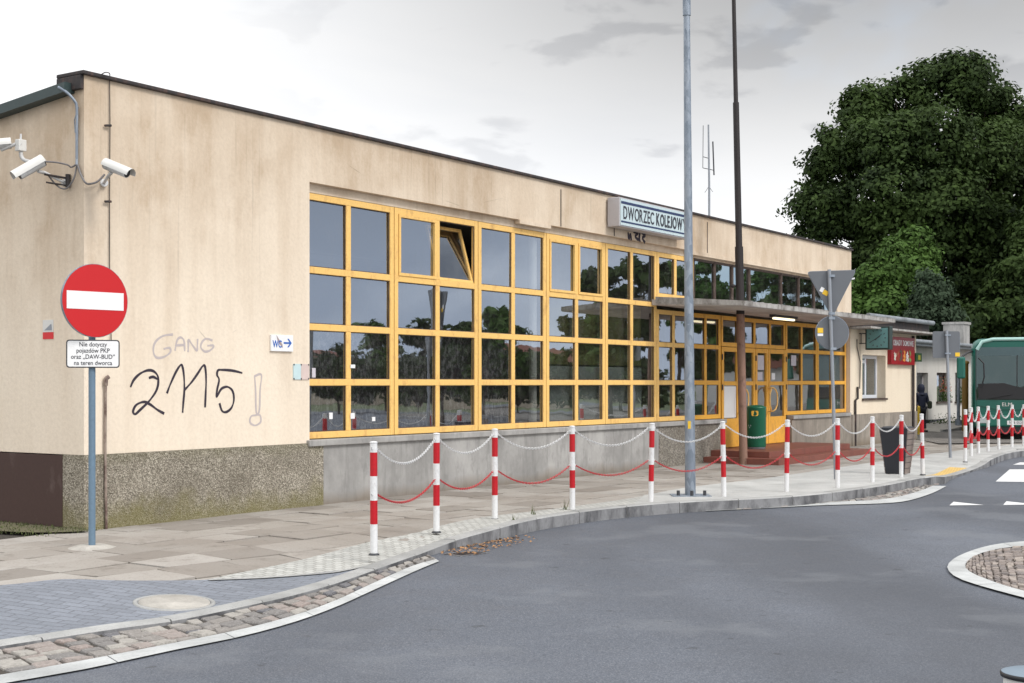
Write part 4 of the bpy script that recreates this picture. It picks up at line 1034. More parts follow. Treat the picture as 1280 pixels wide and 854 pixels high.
# antenna on roof
pa = G(885,1000,0); Ya = 31.0
def AP(px,py): return Vector(((px-640)/F_PX*Ya, Ya, EYE-(py-HOR)/F_PX*Ya))
t = thing('roof_antenna', 'thin dipole antenna mast standing on the station roof', 'antenna', AP(886.5,300))
o0 = AP(886.5,300)
mb = MB(); mb.tube([AP(886.5,300)-o0, AP(886.5,230)-o0, AP(885.5,156)-o0], [.028,.024,.018], 8); mb.build('mast', M['steel'], t)
mb = MB(); mb.tube([AP(879,157)-o0, AP(878.5,210)-o0], .007, 6); mb.tube([AP(891,177)-o0, AP(892.5,219)-o0], .016, 6); mb.build('dipole', M['darksteel'], t)
mb = MB(); mb.tube([AP(878.5,196)-o0, AP(886,198)-o0], .008, 6); mb.tube([AP(878.5,210)-o0, AP(892.5,213)-o0], .008, 6); mb.tube([AP(886,233)-o0, AP(881,241)-o0], .005, 5); mb.tube([AP(886,233)-o0, AP(891,240)-o0], .005, 5); mb.build('crossbar', M['darksteel'], t)

# ------------------------------------------------------------------ street furniture
def vthing(name, label, cat, px, py, z=0.0, rz=0, group=None):
    p = G(px,py,z); p.z = zs(p.x,p.y)+.02 if z == 0 else z
    return thing(name, label, cat, p, rz, group)
ORD = ['first','second','third','fourth','fifth','sixth','seventh','eighth','ninth','tenth','eleventh']
bl = [(467.5,692),(545.5,666),(618.5,650),(715.5,639),(813.5,629),(905,622.5),(983,616.5),(1047,611.5),(1090.5,604.5),(1126.5,598.5),(1153.5,594)]
br = [(1206.5,578),(1214,571),(1223,568),(1235,565),(1248.5,562.8),(1265,560.5),(1279.5,559.5)]
def make_bollard():
    t = thing('bollard', '', 'bollard', (0,0,0))
    r = .036
    for i, (z0, z1, m) in enumerate([(0,.30,'boll_white'),(.30,.53,'boll_red'),(.53,.765,'boll_white'),(.765,.995,'boll_red'),(.995,1.085,'boll_white')]):
        mb = MB(); mb.cyl((0,0,z0),(0,0,z1),r,n=20,cap=False)
        if i == 4: mb.lathe([(r,1.085),(r+.003,1.086),(r+.003,1.094),(.03,1.10),(0,1.104)], 20)
        mb.build('red_band' if m == 'boll_red' else 'white_band', M[m], t)
    mb = MB(); mb.lathe([(r+.002,.0),(.055,.0),(.05,.012),(r,.02)], 20); mb.build('collar', M['darksteel'], t)
    mb = MB(); [mb.tube([(s_*(r-.01),0,z),(s_*(r+.022),0,z),(s_*(r+.026),0,z+.02)], .007, 6) for s_ in (1,-1) for z in (1.03,.585)]; mb.build('chain_hook', M['chain_white'], t)
    return t
proto = make_bollard(); first = True; BP = []
for gi, lst in enumerate((bl, br)):
    row_ = []
    for i, (px, py) in enumerate(lst):
        o = proto if first else copy_tree(proto); first = False
        p = G(px,py,0); p.z = 0.0 if px > 480 else -.015
        a = lst[max(i-1,0)]; b = lst[min(i+1,len(lst)-1)]; dv = G(*b)-G(*a)
        o.location = p; o.rotation_euler = (rnd.uniform(-.014,.014), rnd.uniform(-.016,.016), math.atan2(dv.y,dv.x))
        if gi == 0 and i == 10: o.rotation_euler[1] = -.03
        if gi == 0 and i == 7: lb_ = 'red and white bollard standing right beside the pole of the two sign backs'
        elif gi == 0: lb_ = 'red and white bollard, %s from the left in the long row' % ORD[i]
        else: lb_ = 'red and white bollard before the bus, %s from the left in the far row' % ORD[i]
        tag(o, lb_, 'bollard', 'red and white bollards along the kerb'); row_.append(Vector(p))
    BP.append(row_)
def chain(p0, p1, sag, mat, label, grp, scale=1.0):
    mb = MB(); n = 60; c = [p0.lerp(p1, i/n)-Vector((0,0,sag*4*(i/n)*(1-i/n))) for i in range(n+1)]
    L = sum((c[i+1]-c[i]).length for i in range(n)); pitch = .030*scale; m = int(L/pitch); pts = resample(c, m+1)
    mean = (p0+p1)/2
    for i in range(m):
        a, b = pts[i], pts[i+1]; d = (b-a).normalized(); ctr = (a+b)/2
        up = Vector((0,0,1)); s_ = d.cross(up).normalized(); v = s_.cross(d)
        ax_ = (s_+v*.4).normalized() if i % 2 else (v-s_*.4).normalized()
        hl, hw, rr = pitch*.72, pitch*.36, .0048*scale; K = 8; ring = []
        for k in range(K):
            t_ = 2*math.pi*k/K; cc = ctr+d*math.cos(t_)*hl+ax_*math.sin(t_)*hw; rad = (d*math.cos(t_)+ax_*math.sin(t_)).normalized(); nn = d.cross(ax_).normalized()
            for e in range(3):
                ph = 2*math.pi*e/3; ring.append(cc+(rad*math.cos(ph)+nn*math.sin(ph))*rr - mean)
        mb.add(ring, [(k*3+e, ((k+1)%K)*3+e, ((k+1)%K)*3+(e+1)%3, k*3+(e+1)%3) for k in range(K) for e in range(3)], 0, True)
    tag(mb.build('chain', mat, loc=mean), label, 'chain', grp)
for gi, row_ in enumerate(BP):
    for i in range(len(row_)-1):
        a, b = row_[i], row_[i+1]; d = (b-a).normalized()*.055; L = (b-a).length
        where = ('%s and %s bollards of the long row' if gi == 0 else '%s and %s bollards of the far row') % (ORD[i], ORD[i+1])
        sg = .20 if L > 1.2 else .24
        if gi == 0 and i == 0: sg = .2
        z1, z2 = Vector((0,0,1.035)), Vector((0,0,.59))
        sc_ = 1.0 if gi == 0 else 1.5
        chain(a+d+z1, b-d+z1, sg*rnd.uniform(.92,1.08), M['chain_white'], 'white plastic chain hanging high between the '+where, 'white chains between the bollards', sc_)
        chain(a+d+z2, b-d+z2, sg*rnd.uniform(.85,1.05)*.9, M['chain_red'], 'red plastic chain hanging low between the '+where, 'red chains between the bollards', sc_)

# no-entry sign
p = G(115,685,0); 
t = thing('no_entry_sign', 'round red no entry sign above a text plate, on a blue grey pole', 'sign', (p.x,p.y,zs(p.x,p.y)), 0)
sy = p.y; SC = sy/F_PX
zc = EYE-(376.3-HOR)*SC; rd = 46*SC; yaw = .84
mb = MB(); mb.cyl((0,0,-.05),(0,0,zc+.3),.034,n=16); mb.build('pole', M['bluepole'], t)
hd = bpy.data.objects.new('sign_face', None)
def rotv(x,y,z,yw=yaw): return (x*math.cos(yw)-y*math.sin(yw), x*math.sin(yw)+y*math.cos(yw), z)
def disc(name, r, y0, y1, mat, parent, cz, yw=yaw, n=48):
    mb = MB(); A = [rotv(r*math.cos(2*math.pi*k/n), y0, cz+r*math.sin(2*math.pi*k/n), yw) for k in range(n)]; B = [rotv(r*math.cos(2*math.pi*k/n), y1, cz+r*math.sin(2*math.pi*k/n), yw) for k in range(n)]
    mb.hexa(A, B); return mb.build(name, mat, parent)
disc('disc_rim', rd, -.062, -.038, M['galv'], t, zc)
dsc = disc('disc_face', rd*.985, -.066, -.063, M['signred'], t, zc)
mb = MB(); hw, hh = rd*.86, rd*.24; yb = -.069
mb.hexa([rotv(-hw,yb,zc-hh),rotv(hw,yb,zc-hh),rotv(hw,yb,zc+hh),rotv(-hw,yb,zc+hh)], [rotv(-hw,yb+.0025,zc-hh),rotv(hw,yb+.0025,zc-hh),rotv(hw,yb+.0025,zc+hh),rotv(-hw,yb+.0025,zc+hh)])
mb.build('white_bar', M['white'], dsc)
pz0 = EYE-(460-HOR)*SC; pz1 = EYE-(425-HOR)*SC; pw = 30.5*SC/math.cos(.3)
mb = MB(); yw2 = .30; pm = (pz0+pz1)/2; ph = (pz1-pz0)/2
def rrect(hw, hh, r, n=5):
    o = []
    for cx_, cz_, a0 in ((hw-r,hh-r,0),(-hw+r,hh-r,90),(-hw+r,-hh+r,180),(hw-r,-hh+r,270)):
        o += [(cx_+r*math.cos(math.radians(a0+90*k/n)), cz_+r*math.sin(math.radians(a0+90*k/n))) for k in range(n+1)]
    return o
def plate(name, hw, hh, r, y0, y1, mat, parent, cz, yw, cx=0):
    mb = MB(); R = rrect(hw,hh,r); mb.hexa([rotv(x+cx,y0,cz+z,yw) for x,z in R], [rotv(x+cx,y1,cz+z,yw) for x,z in R]); return mb.build(name, mat, parent)
pb = plate('text_plate', pw, ph, .03, -.055, -.040, M['darksteel'], t, pm, yw2, .01)
plate('plate_face', pw-.012, ph-.012, .022, -.058, -.0555, M['white'], pb, pm, yw2, .01)
lines = ['Nie dotyczy','pojazdów PKP','oraz „DAW-BUD”','na teren dworca']
for k, tx in enumerate(lines):
    o = text_mesh(tx, .062, 'lettering', M['ink'], pb, rotv(.01+(.0,.0,0,0)[k],-.0595,pm+ph*(.66-.44*k),yw2), rot=(math.pi/2,0,yw2), xs=.88, bold=.0004, ext=.0008)
mb = MB(); mb.lathe([(0,.03),(.14,.03),(.24,.0)], 20); ft = mb.build('footing', M['lid'], t)
# tall galvanised post
p = G(863,621.5,0)
t = thing('lamp_post', 'tall galvanised lamp post bolted to the pavement behind the kerb', 'lamp post', (p.x,p.y,.02))
mb = MB(); lean = Vector((-.055,0,7.2))
mb.tube([(0,0,0), lean*.5, lean*.965], [.078,.062,.047], 24); mb.tube([lean*.965, lean*1.3], [.058,.05], 20); mb.build('pole', M['galv'], t)
mb = MB(); mb.box(-.28,.28,-.2,.2,0,.014); mb.build('base_plate', M['galv'], t)
for (a,b) in ((-.19,-.12),(.19,-.12),(0,-.16),(0,.15)):
    mb = MB(); mb.cyl((a,b,.014),(a,b,.085),.024,n=6); mb.build('anchor_bolt', M['darksteel'], t)
mb = MB(); z = EYE-(531-HOR)/F_PX*p.y-.02; mb.lathe([(.0763,z-.05),(.0763,z+.05)], 24); mb.v = [v for v in mb.v]
mb = MB(); mb.cyl((-.03,-.071,z-.05),(-.03,-.071,z+.05),.008,n=6); 
mb = MB(); mb.add([(-.045,-.0685,z-.055),(-.005,-.0765,z-.055),(-.005,-.0765,z+.055),(-.045,-.0685,z+.055)], [(0,1,2,3)]); mb.build('sticker', M['sticker_y'], t)
# brown mast
p = G(929.5,580.5,0)
t = thing('flag_mast', 'tall rusty brown mast rising through the entrance canopy', 'mast', (p.x,p.y,.0))
lx = -.222/9.4
def mp(z): return Vector((lx*z*.9,0,z))
mb = MB(); mb.tube([mp(-.1),mp(1.5),mp(3.05)], .083, 18); mb.build('lower_tube', M['mast_brown'], t)
mb = MB(); mb.tube([mp(3.05),mp(4.42)], .084, 18); mb.tube([mp(4.42),mp(7.35)], [.068,.062], 18); mb.tube([mp(7.35),mp(11)], [.046,.036], 14); mb.build('upper_tube', M['mast_dark'], t)
mb = MB(); q_ = mp(3.62); mb.tube([q_, q_+Vector((-.13,-.03,0))], .016, 8); mb.lathe([(0,-.04),(.04,-.03),(.05,0),(.04,.03),(0,.04)], 12, tuple(q_+Vector((-.14,-.03,0)))); mb.build('bracket', M['mast_dark'], t)
# green bin
p = G(945,561,.25); t = thing('litter_bin', 'green cylindrical litter bin with a yellow slot on the entrance step', 'bin', (p.x,p.y,.25), -.3)
mb = MB(); mb.lathe([(.0,.04),(.205,.04),(.212,.06),(.212,.86),(.218,.87),(.218,.885),(.20,.90),(.12,.93),(0,.935)], 36); mb.build('body', M['bin_green'], t)
mb = MB(); mb.lathe([(0,0),(.2,0),(.2,.045)], 30); mb.build('base', M['steel'], t)
mb = MB(); R = rrect(.075,.055,.03)
def oncyl(x,z,r,a0): a = a0+x/r; return (r*math.sin(a), -r*math.cos(a), z)
mb.hexa([oncyl(x,.76+z,.211,.0) for x,z in R], [oncyl(x,.76+z,.219,.0) for x,z in R]); mb.build('slot', M['bin_yellow'], t)
mb = MB(); 
for x,z in ((-.10,.46),(-.07,.5),(-.13,.5)): mb.add([oncyl(x+a,z+b,.2145,-.1) for a,b in ((-.014,-.014),(.014,-.014),(0,.02))], [(0,1,2)])
mb.build('emblem', M['signface'], t)
# black tapered planter bin
p = G(1123.5,594.5,0); t = thing('tapered_bin', 'dark tapered square bin with a brown slatted side, behind the tenth bollard', 'bin', (p.x+.04,p.y+.22,.02), .40)
hb, ht, Hh = .165, .25, .83
mb = MB(); mb.hexa([(-hb,-hb,0),(hb,-hb,0),(hb,hb,0),(-hb,hb,0)], [(-ht,-ht,Hh),(ht,-ht,Hh),(ht,ht,Hh),(-ht,ht,Hh)]); mb.build('body', M['planter'], t, bevel=.006)
mb = MB(); mb.hexa([(-ht+.03,-ht+.03,Hh),(ht-.03,-ht+.03,Hh),(ht-.03,ht-.03,Hh),(-ht+.03,ht-.03,Hh)], [(-ht+.05,-ht+.05,Hh+.02),(ht-.05,-ht+.05,Hh+.02),(ht-.05,ht-.05,Hh+.02),(-ht+.05,ht-.05,Hh+.02)]); mb.build('rim', M['darksteel'], t)
mb = MB()
for k in range(8):
    z0 = Hh*(k+.04)/8; z1 = Hh*(k+.94)/8; a0 = hb+(ht-hb)*z0/Hh; a1 = hb+(ht-hb)*z1/Hh
    for sgn in (-1,):
        mb.hexa([(sgn*(a0+.002),-a0+.01,z0),(sgn*(a0+.014),-a0+.01,z0),(sgn*(a0+.014),a0-.01,z0),(sgn*(a0+.002),a0-.01,z0)][::-1], [(sgn*(a1+.002),-a1+.01,z1),(sgn*(a1+.014),-a1+.01,z1),(sgn*(a1+.014),a1-.01,z1),(sgn*(a1+.002),a1-.01,z1)][::-1])
        mb.hexa([((a0+.002),-a0+.01,z0),((a0+.014),-a0+.01,z0),((a0+.014),a0-.01,z0),((a0+.002),a0-.01,z0)], [((a1+.002),-a1+.01,z1),((a1+.014),-a1+.01,z1),((a1+.014),a1-.01,z1),((a1+.002),a1-.01,z1)])
mb.build('slats', M['planter_wood'], t)
t.rotation_euler[2] = -.58
# yield sign back + round sign back
Ysg = 23.0; S = Ysg/F_PX
bx = (1045-640)*S
t = thing('yield_sign', 'grey back of a triangular sign above a round one on a leaning pole', 'sign', (bx,Ysg,0.0))
tp = Vector(((1036.5-1045)*S,0,EYE+(HOR-337)*S)); 
mb = MB(); mb.tube([(0,0,-.1), tp], .030, 14); mb.build('pole', M['steel'], t)
def polyplate(name, pts, y0, y1, mat, parent): mb = MB(); mb.hexa([(a,y0,b) for a,b in pts], [(a,y1,b) for a,b in pts]); return mb.build(name, mat, parent)
def S2(px,py): return ((px-1045)*S, EYE-(py-HOR)*S)
def round_tri(pts, r=.05):
    out = []; n = len(pts)
    for i in range(n):
        p = Vector(pts[i]); a = (Vector(pts[i-1])-p).normalized(); b = (Vector(pts[(i+1)%n])-p).normalized()
        for k in range(6):
            s_ = k/5; out.append(tuple((p+a*r*1.6).lerp(p, s_).lerp(p.lerp(p+b*r*1.6, s_), s_)))
    return out
tri = round_tri([S2(1009.5,339.5), S2(1041,396.5), S2(1071,337.5)])
tb = polyplate('triangle_plate', tri, .036, .048, M['sign_back'], t)
polyplate('rim', [((a-S2(1040,356)[0])*1.025+S2(1040,356)[0], (b-S2(1040,356)[1])*1.025+S2(1040,356)[1]) for a,b in tri], .0485, .055, M['galv'], tb)
polyplate('face', tri, .0555, .058, M['signred'], tb)
cR = 20.5*S; cc = S2(1041,416)
cir = [(cc[0]+cR*math.cos(2*math.pi*k/40), cc[1]+cR*math.sin(2*math.pi*k/40)) for k in range(40)]
cb = polyplate('round_plate', cir, .036, .048, M['sign_back'], t)
polyplate('rim', [((a-cc[0])*1.04+cc[0], (b-cc[1])*1.04+cc[1]) for a,b in cir], .0485, .055, M['galv'], cb)
def stick(px,py,w_,h_,mat,parent,rot=0):
    a,b = S2(px,py); pts = [(a+x*math.cos(rot)-z*math.sin(rot), b+x*math.sin(rot)+z*math.cos(rot)) for x,z in ((-w_,-h_),(w_,-h_),(w_,h_),(-w_,h_))]; return polyplate('sticker', pts, .030, .035, mat, parent)
stick(1032.5,366,.045,.04,M['sticker_y'],tb,-.5); stick(1028,362,.03,.04,M['white'],tb,-.5)
stick(1026,413,.047,.042,M['sticker_y'],cb); stick(1026,418.5,.047,.022,M['white'],cb)
mb = MB()
for py in (345,392,398,436): a,b = S2(1039.5 if py < 400 else 1041.5,py); mb.box(a-.05,a+.05,-.036,.036,b-.02,b+.02)
mb.build('clamp', M['galv'], t)
# rectangular sign back further
Y3 = 29.8; S3 = Y3/F_PX; bx = (1188-640)*S3
t = thing('road_sign', 'grey back of a square sign on a pole left of the bus', 'sign', (bx,Y3,0))
mb = MB(); mb.tube([(0,0,-.05), ((1183.3-1188)*S3,0,EYE+(HOR-413)*S3)], .032, 12); mb.build('pole', M['steel'], t)
def S3f(px,py): return ((px-1188)*S3, EYE-(py-HOR)*S3)
a0,b0 = S3f(1166.5,447.5); a1,b1 = S3f(1200.5,414.2)
pp = rrect((a1-a0)/2,(b1-b0)/2,.04); mx_, mz_ = (a0+a1)/2, (b0+b1)/2
o = polyplate('plate', [(x+mx_,z+mz_) for x,z in pp], .036, .05, M['sign_back'], t)
a,b = S3f(1197.5,442.5); polyplate('sticker', [(a-.05,b-.055),(a+.05,b-.055),(a+.05,b+.03),(a-.05,b+.03)], .030,.035, M['sticker_y'], o)
mb = MB(); [mb.box(-.12+z0*0-.0,.0,-.034,.034,z0-.015,z0+.015) for z0 in (2.3,2.7)]; mb.build('clamp', M['galv'], t)
Y4 = 48.0; bx = (1198-640)/F_PX*Y4
mb = MB(); mb.cyl((0,0,0),(0,0,3.3),.058,n=14); mb.cyl((0,0,0),(0,0,.35),.12,n=14)
tag(mb.build('grey_post', M['galv'], loc=(bx,Y4,0)), 'thick grey post behind the square sign, by the outbuilding windows', 'post')
mb = MB()
for k in range(500):
    p = Vector((rnd.gauss(0,.45), rnd.gauss(0,.3), abs(rnd.gauss(0,.2)))); s_ = .06
    mb.add([p+Vector((rnd.uniform(-s_,s_),rnd.uniform(-s_,s_),rnd.uniform(-s_,s_))) for _ in range(3)], [(0,1,2)])
tag(mb.build('low_shrub', M['leaf_mid'], loc=(16.0,49.2,.05)), 'low green shrub at the foot of the grey post', 'shrub')
# orange-brown post behind the bus mirror
mb = MB(); mb.cyl((0,0,0),(0,0,2.3),.11,n=14); mb.lathe([(.13,2.3),(.13,2.38),(0,2.42)], 14)
tag(mb.build('ochre_post', simple('ochre',(.20,.115,.02),.6), loc=((1206.5-640)/F_PX*46,46,0)), 'ochre yellow post standing just left of the bus', 'post')
# roadside cap bottom right
t = thing('cap_bollard', 'pale round bollard with a blue grey cap at the bottom right corner', 'bollard', ((1290-640)/F_PX*4.1,4.1,ROAD))
zt = EYE-(842-HOR)/F_PX*4.1-ROAD
mb = MB(); mb.cyl((0,0,0),(0,0,zt-.012),.082,n=36); mb.build('post', M['offwhite'], t)
mb = MB(); mb.lathe([(.0,zt+.012),(.07,zt+.010),(.088,zt+.004)], 40); mb.build('cap', simple('cap_blue_grey',(.17,.22,.27),.5), t)
mb = MB(); mb.lathe([(.088,zt+.0035),(.092,zt),(.090,zt-.010),(.083,zt-.012)], 40); mb.build('cap_rim', M['black'], t)

# ------------------------------------------------------------------ bus
bp = Vector(((1214-640)/F_PX*39.5, 39.5, .03))
bus = thing('bus', 'dark teal bus parked nose to the camera at the right edge', 'bus', bp, 0)
yawb = -.33; bus.rotation_euler[2] = yawb      # local x to the right across the nose, local y backwards
W, Hb, Lb = 2.5, 2.92, 10.5
def section(y, inset=0, top=Hb, bot=.32, r=.28):
    x0, x1 = inset, W-inset; P = [(x0,bot),(x1,bot)]
    for k in range(6): a = math.radians(90*k/5); P.append((x1-r+r*math.cos(a), top-r+r*math.sin(a)))
    for k in range(6): a = math.radians(90+90*k/5); P.append((x0+r+r*math.cos(a), top-r+r*math.sin(a)))
    return [(x,y,z) for x,z in P]
secs = [section(.10,.10,Hb-.10,.36,.22), section(.02+.16,.03,Hb-.03,.33), section(.45,0,Hb), section(Lb-.2,0,Hb), section(Lb,.08,Hb-.08)]
mb = MB(); n = len(secs[0]); vs = [v for s_ in secs for v in s_]
fs = [(k*n+i, k*n+(i+1)%n, (k+1)*n+(i+1)%n, (k+1)*n+i) for k in range(len(secs)-1) for i in range(n)]
mb.add(vs, fs, 0, True); mb.add(secs[0], [tuple(range(n))[::-1]]); mb.add(secs[-1], [tuple(range(n))])
mb.build('body', M['teal'], bus)
def bplate(name, P, y0, y1, mat, parent=bus): return polyplate(name, P, y0, y1, mat, parent)
mb = MB(); mb.box(.12,W-.12,.083,.099,1.12,2.62); mb.build('dashboard', M['busint'], bus)
ws = bplate('windshield', [(.17,1.15),(W-.17,1.15),(W-.14,1.4),(W-.14,2.62),(.14,2.62),(.14,1.4)], .070, .080, M['busglass'])
bplate('top_band', [(.2,2.42),(W-.2,2.42),(W-.26,2.66),(.26,2.66)], .060, .068, simple('bus_top_band',(.06,.10,.11),.3))
bplate('seam', [(W/2-.015,1.16),(W/2+.015,1.16),(W/2+.015,2.42),(W/2-.015,2.42)], .060,.068, M['black'])
bplate('lower_screen', [(.20,1.16),(W-.20,1.16),(W-.18,1.55),(1.3,1.50),(.9,1.62),(.18,1.60)], .062,.068, M['black'])
bplate('nose_trim', [(.16,.98),(.7,.86),(W-.7,.86),(W-.16,.98),(W-.16,1.13),(.16,1.13)], .070,.098, simple('bus_green_dark',(.008,.10,.075),.3))
mb = MB(); mb.box(.10,W-.10,.0,.098,.36,.70); mb.build('bumper', simple('bus_bumper',(.012,.13,.095),.35), bus, bevel=.05)
mb = MB(); mb.box(.2,W-.2,.05,.3,.18,.36); mb.build('skirt', M['black'], bus)
for xx in (.22,W-.52):
    mb = MB(); mb.box(xx,xx+.3,-.012,-.001,.46,.60); o = mb.build('headlight', simple('headlamp',(.45,.5,.5),.2), bus, bevel=.02)
o = bplate('licence_plate', [(.98,.42),(1.52,.42),(1.52,.54),(.98,.54)], -.01,-.002, M['white'])
text_mesh('NEB 05201', .11, 'lettering', M['ink'], o, (1.25,-.0115,.48), xs=.85)
text_mesh('ELM', .15, 'lettering', M['offwhite'], bus, (.98,.062,1.0), xs=1.1)
for sgn, x in ((-1,.0),):
    mb = MB(); mb.tube([(.05,.2,2.55),(-.12,.0,2.5),(-.28,-.12,2.35)], .03, 8); m_ = mb.build('mirror_arm', M['black'], bus)
    mb = MB(); mb.box(-.40,-.16,-.2,-.04,1.75,2.38); mb.build('mirror', M['teal'], m_, bevel=.05)
mb = MB(); mb.tube([(W-.05,.2,2.55),(W+.12,.0,2.5),(W+.25,-.1,2.35)], .03, 8); m_ = mb.build('mirror_arm', M['black'], bus)
mb = MB(); mb.box(W+.14,W+.36,-.2,-.04,1.75,2.38); mb.build('mirror', M['teal'], m_, bevel=.05)
mb = MB(); mb.tube([(.2,.05,2.35),(.34,.03,2.2),(.36,.02,1.8),(.28,.02,1.5)], .02, 8); mb.build('inner_mirror', M['black'], bus)
mb = MB(); mb.tube([(.16,.05,Hb-.33),(.3,.06,Hb-.10),(.6,.1,Hb-.03),(W-.6,.1,Hb-.03),(W-.3,.06,Hb-.10),(W-.16,.05,Hb-.33)], .05, 8); mb.build('roof_edge', M['teal_pale'], bus)
mb = MB(); mb.tube([(.03,.24,.5),(.03,.24,1.4),(.04,.22,2.4)], .035, 6); mb.build('corner_trim', M['teal_pale'], bus)
for x in (.5,1.5):
    mb = MB(); mb.tube([(x,.045,1.18),(x+.6,.045,1.30)], .015, 6); mb.build('wiper', M['black'], bus)
for (x, yy_) in ((.0,2.4),(W,2.4),(.0,8.2),(W,8.2)):
    mb = MB(); x0 = x-.005 if x == 0 else x-.29
    mb.cyl((x0,yy_,.47),(x0+.295,yy_,.47),.47,n=28); w_ = mb.build('wheel', M['tyre'], bus)
    mb = MB(); xr = x0-.005 if x == 0 else x0+.295; mb.cyl((xr,yy_,.47),(xr+.006,yy_,.47),.26,n=20); mb.build('rim', M['steel'], w_)
for k in range(5):
    for x in (-.006, W+.001):
        mb = MB(); mb.box(x,x+.005,.9+1.9*k,2.65+1.9*k,1.25,2.45); mb.build('side_window', M['busglass'], bus)
mb = MB(); mb.box(.06,.3,.3,.5,.05,.3)

# ------------------------------------------------------------------ person
pp = Vector(((1151.5-640)/F_PX*45, 45, .03))
per = thing('person', 'person in a dark hooded navy jacket walking beside the annex corner, seen from behind', 'person', pp, .2)
def skin_obj(name, verts, edges, radii, mat, parent, sub=2):
    me = bpy.data.meshes.new(name); me.from_pydata(verts, edges, []); me.materials.append(mat)
    o = bpy.data.objects.new(name, me); COL.objects.link(o); o.parent = parent
    sk = o.modifiers.new('skin','SKIN'); sk.use_smooth_shade = True
    if not me.skin_vertices: bpy.context.view_layer.objects.active = o
    lay = me.skin_vertices[0].data if me.skin_vertices else None
    for i, r in enumerate(radii):
        lay[i].radius = r if isinstance(r, tuple) else (r,r)
    lay[0].use_root = True
    s = o.modifiers.new('sub','SUBSURF'); s.levels = sub; s.render_levels = sub
    return o
# body 1.55 m; y- is towards the camera
V = [(0,0,.80),(0,0,.95),(0,.01,1.12),(0,.01,1.26),(0,-.0,1.33),(0,-.02,1.40),(0,-.02,1.50),      # 0-6 spine, head
     (-.09,.0,.78),(-.10,-.03,.44),(-.10,.03,.07),(-.10,-.09,.035),                               # left leg
     (.09,.0,.78),(.11,.06,.45),(.12,-.02,.07),(.12,-.12,.035),                                    # right leg
     (-.17,.0,1.24),(-.22,.01,1.0),(-.17,-.12,.86),                                               # left arm
     (.17,.0,1.24),(.23,.01,1.0),(.20,-.16,.90)]                                                   # right arm
E = [(0,1),(1,2),(2,3),(3,4),(4,5),(5,6),(0,7),(7,8),(8,9),(9,10),(0,11),(11,12),(12,13),(13,14),(3,15),(15,16),(16,17),(3,18),(18,19),(19,20)]
R = [(.13,.10),(.12,.09),(.14,.10),(.13,.09),.05,.075,.085,.085,.06,.04,.035,.085,.06,.04,.035,.05,.042,.03,.05,.042,.03]
try:
    skin_obj('body', V, E, R, M['skin'], per)
    jv = [(0,0,.74),(0,0,.92),(0,.01,1.12),(0,.01,1.27),(-.17,.0,1.25),(-.225,.01,1.0),(-.175,-.11,.875),(.17,.0,1.25),(.235,.01,1.0),(.205,-.14,.905)]
    je = [(0,1),(1,2),(2,3),(3,4),(4,5),(5,6),(3,7),(7,8),(8,9)]
    jr_ = [(.18,.14),(.16,.13),(.18,.14),(.15,.12),.075,.065,.05,.075,.065,.05]
    skin_obj('jacket', jv, je, jr_, M['jacket'], per)
    tv = [(0,0,.80),(-.09,.0,.76),(-.10,-.03,.44),(-.10,.03,.09),(.09,.0,.76),(.11,.06,.45),(.12,-.02,.09)]
    skin_obj('trousers', tv, [(0,1),(1,2),(2,3),(0,4),(4,5),(5,6)], [(.14,.11),.10,.075,.06,.10,.075,.06], M['trouser'], per)
except Exception as ex: print('person skin', ex)
mb = MB(); mb.lathe([(0,.155),(.06,.145),(.105,.10),(.122,.02),(.118,-.06),(.10,-.12),(.13,-.17),(.15,-.2)], 20, (0,.01,1.44)); mb.build('hood', M['jacket'], per)
mb = MB()
for x in (-.10,.12): mb.box(x-.045,x+.045,-.16,.09,0,.07)
mb.build('shoes', M['black'], per, bevel=.02)
mb = MB(); mb.box(-.07,.07,-.07,.07,-.13,.13); tag(mb.build('shoulder_bag', simple('bag_olive',(.02,.028,.014),.8), loc=pp+Vector((.26,-.08,.90)), bevel=.05), 'dark olive bag carried at the side of the hooded person', 'bag')
mb = MB(); mb.tube([(0,0,0),(0,0,.86)], .045, 10); mb.lathe([(.045,.86),(.03,.9),(0,.91)],10)
tag(mb.build('yellow_post', simple('yellow_post',(.62,.42,.03),.5), loc=((1148.5-640)/F_PX*43,43,.02)), 'short yellow post at the annex corner in front of the hooded person', 'post')

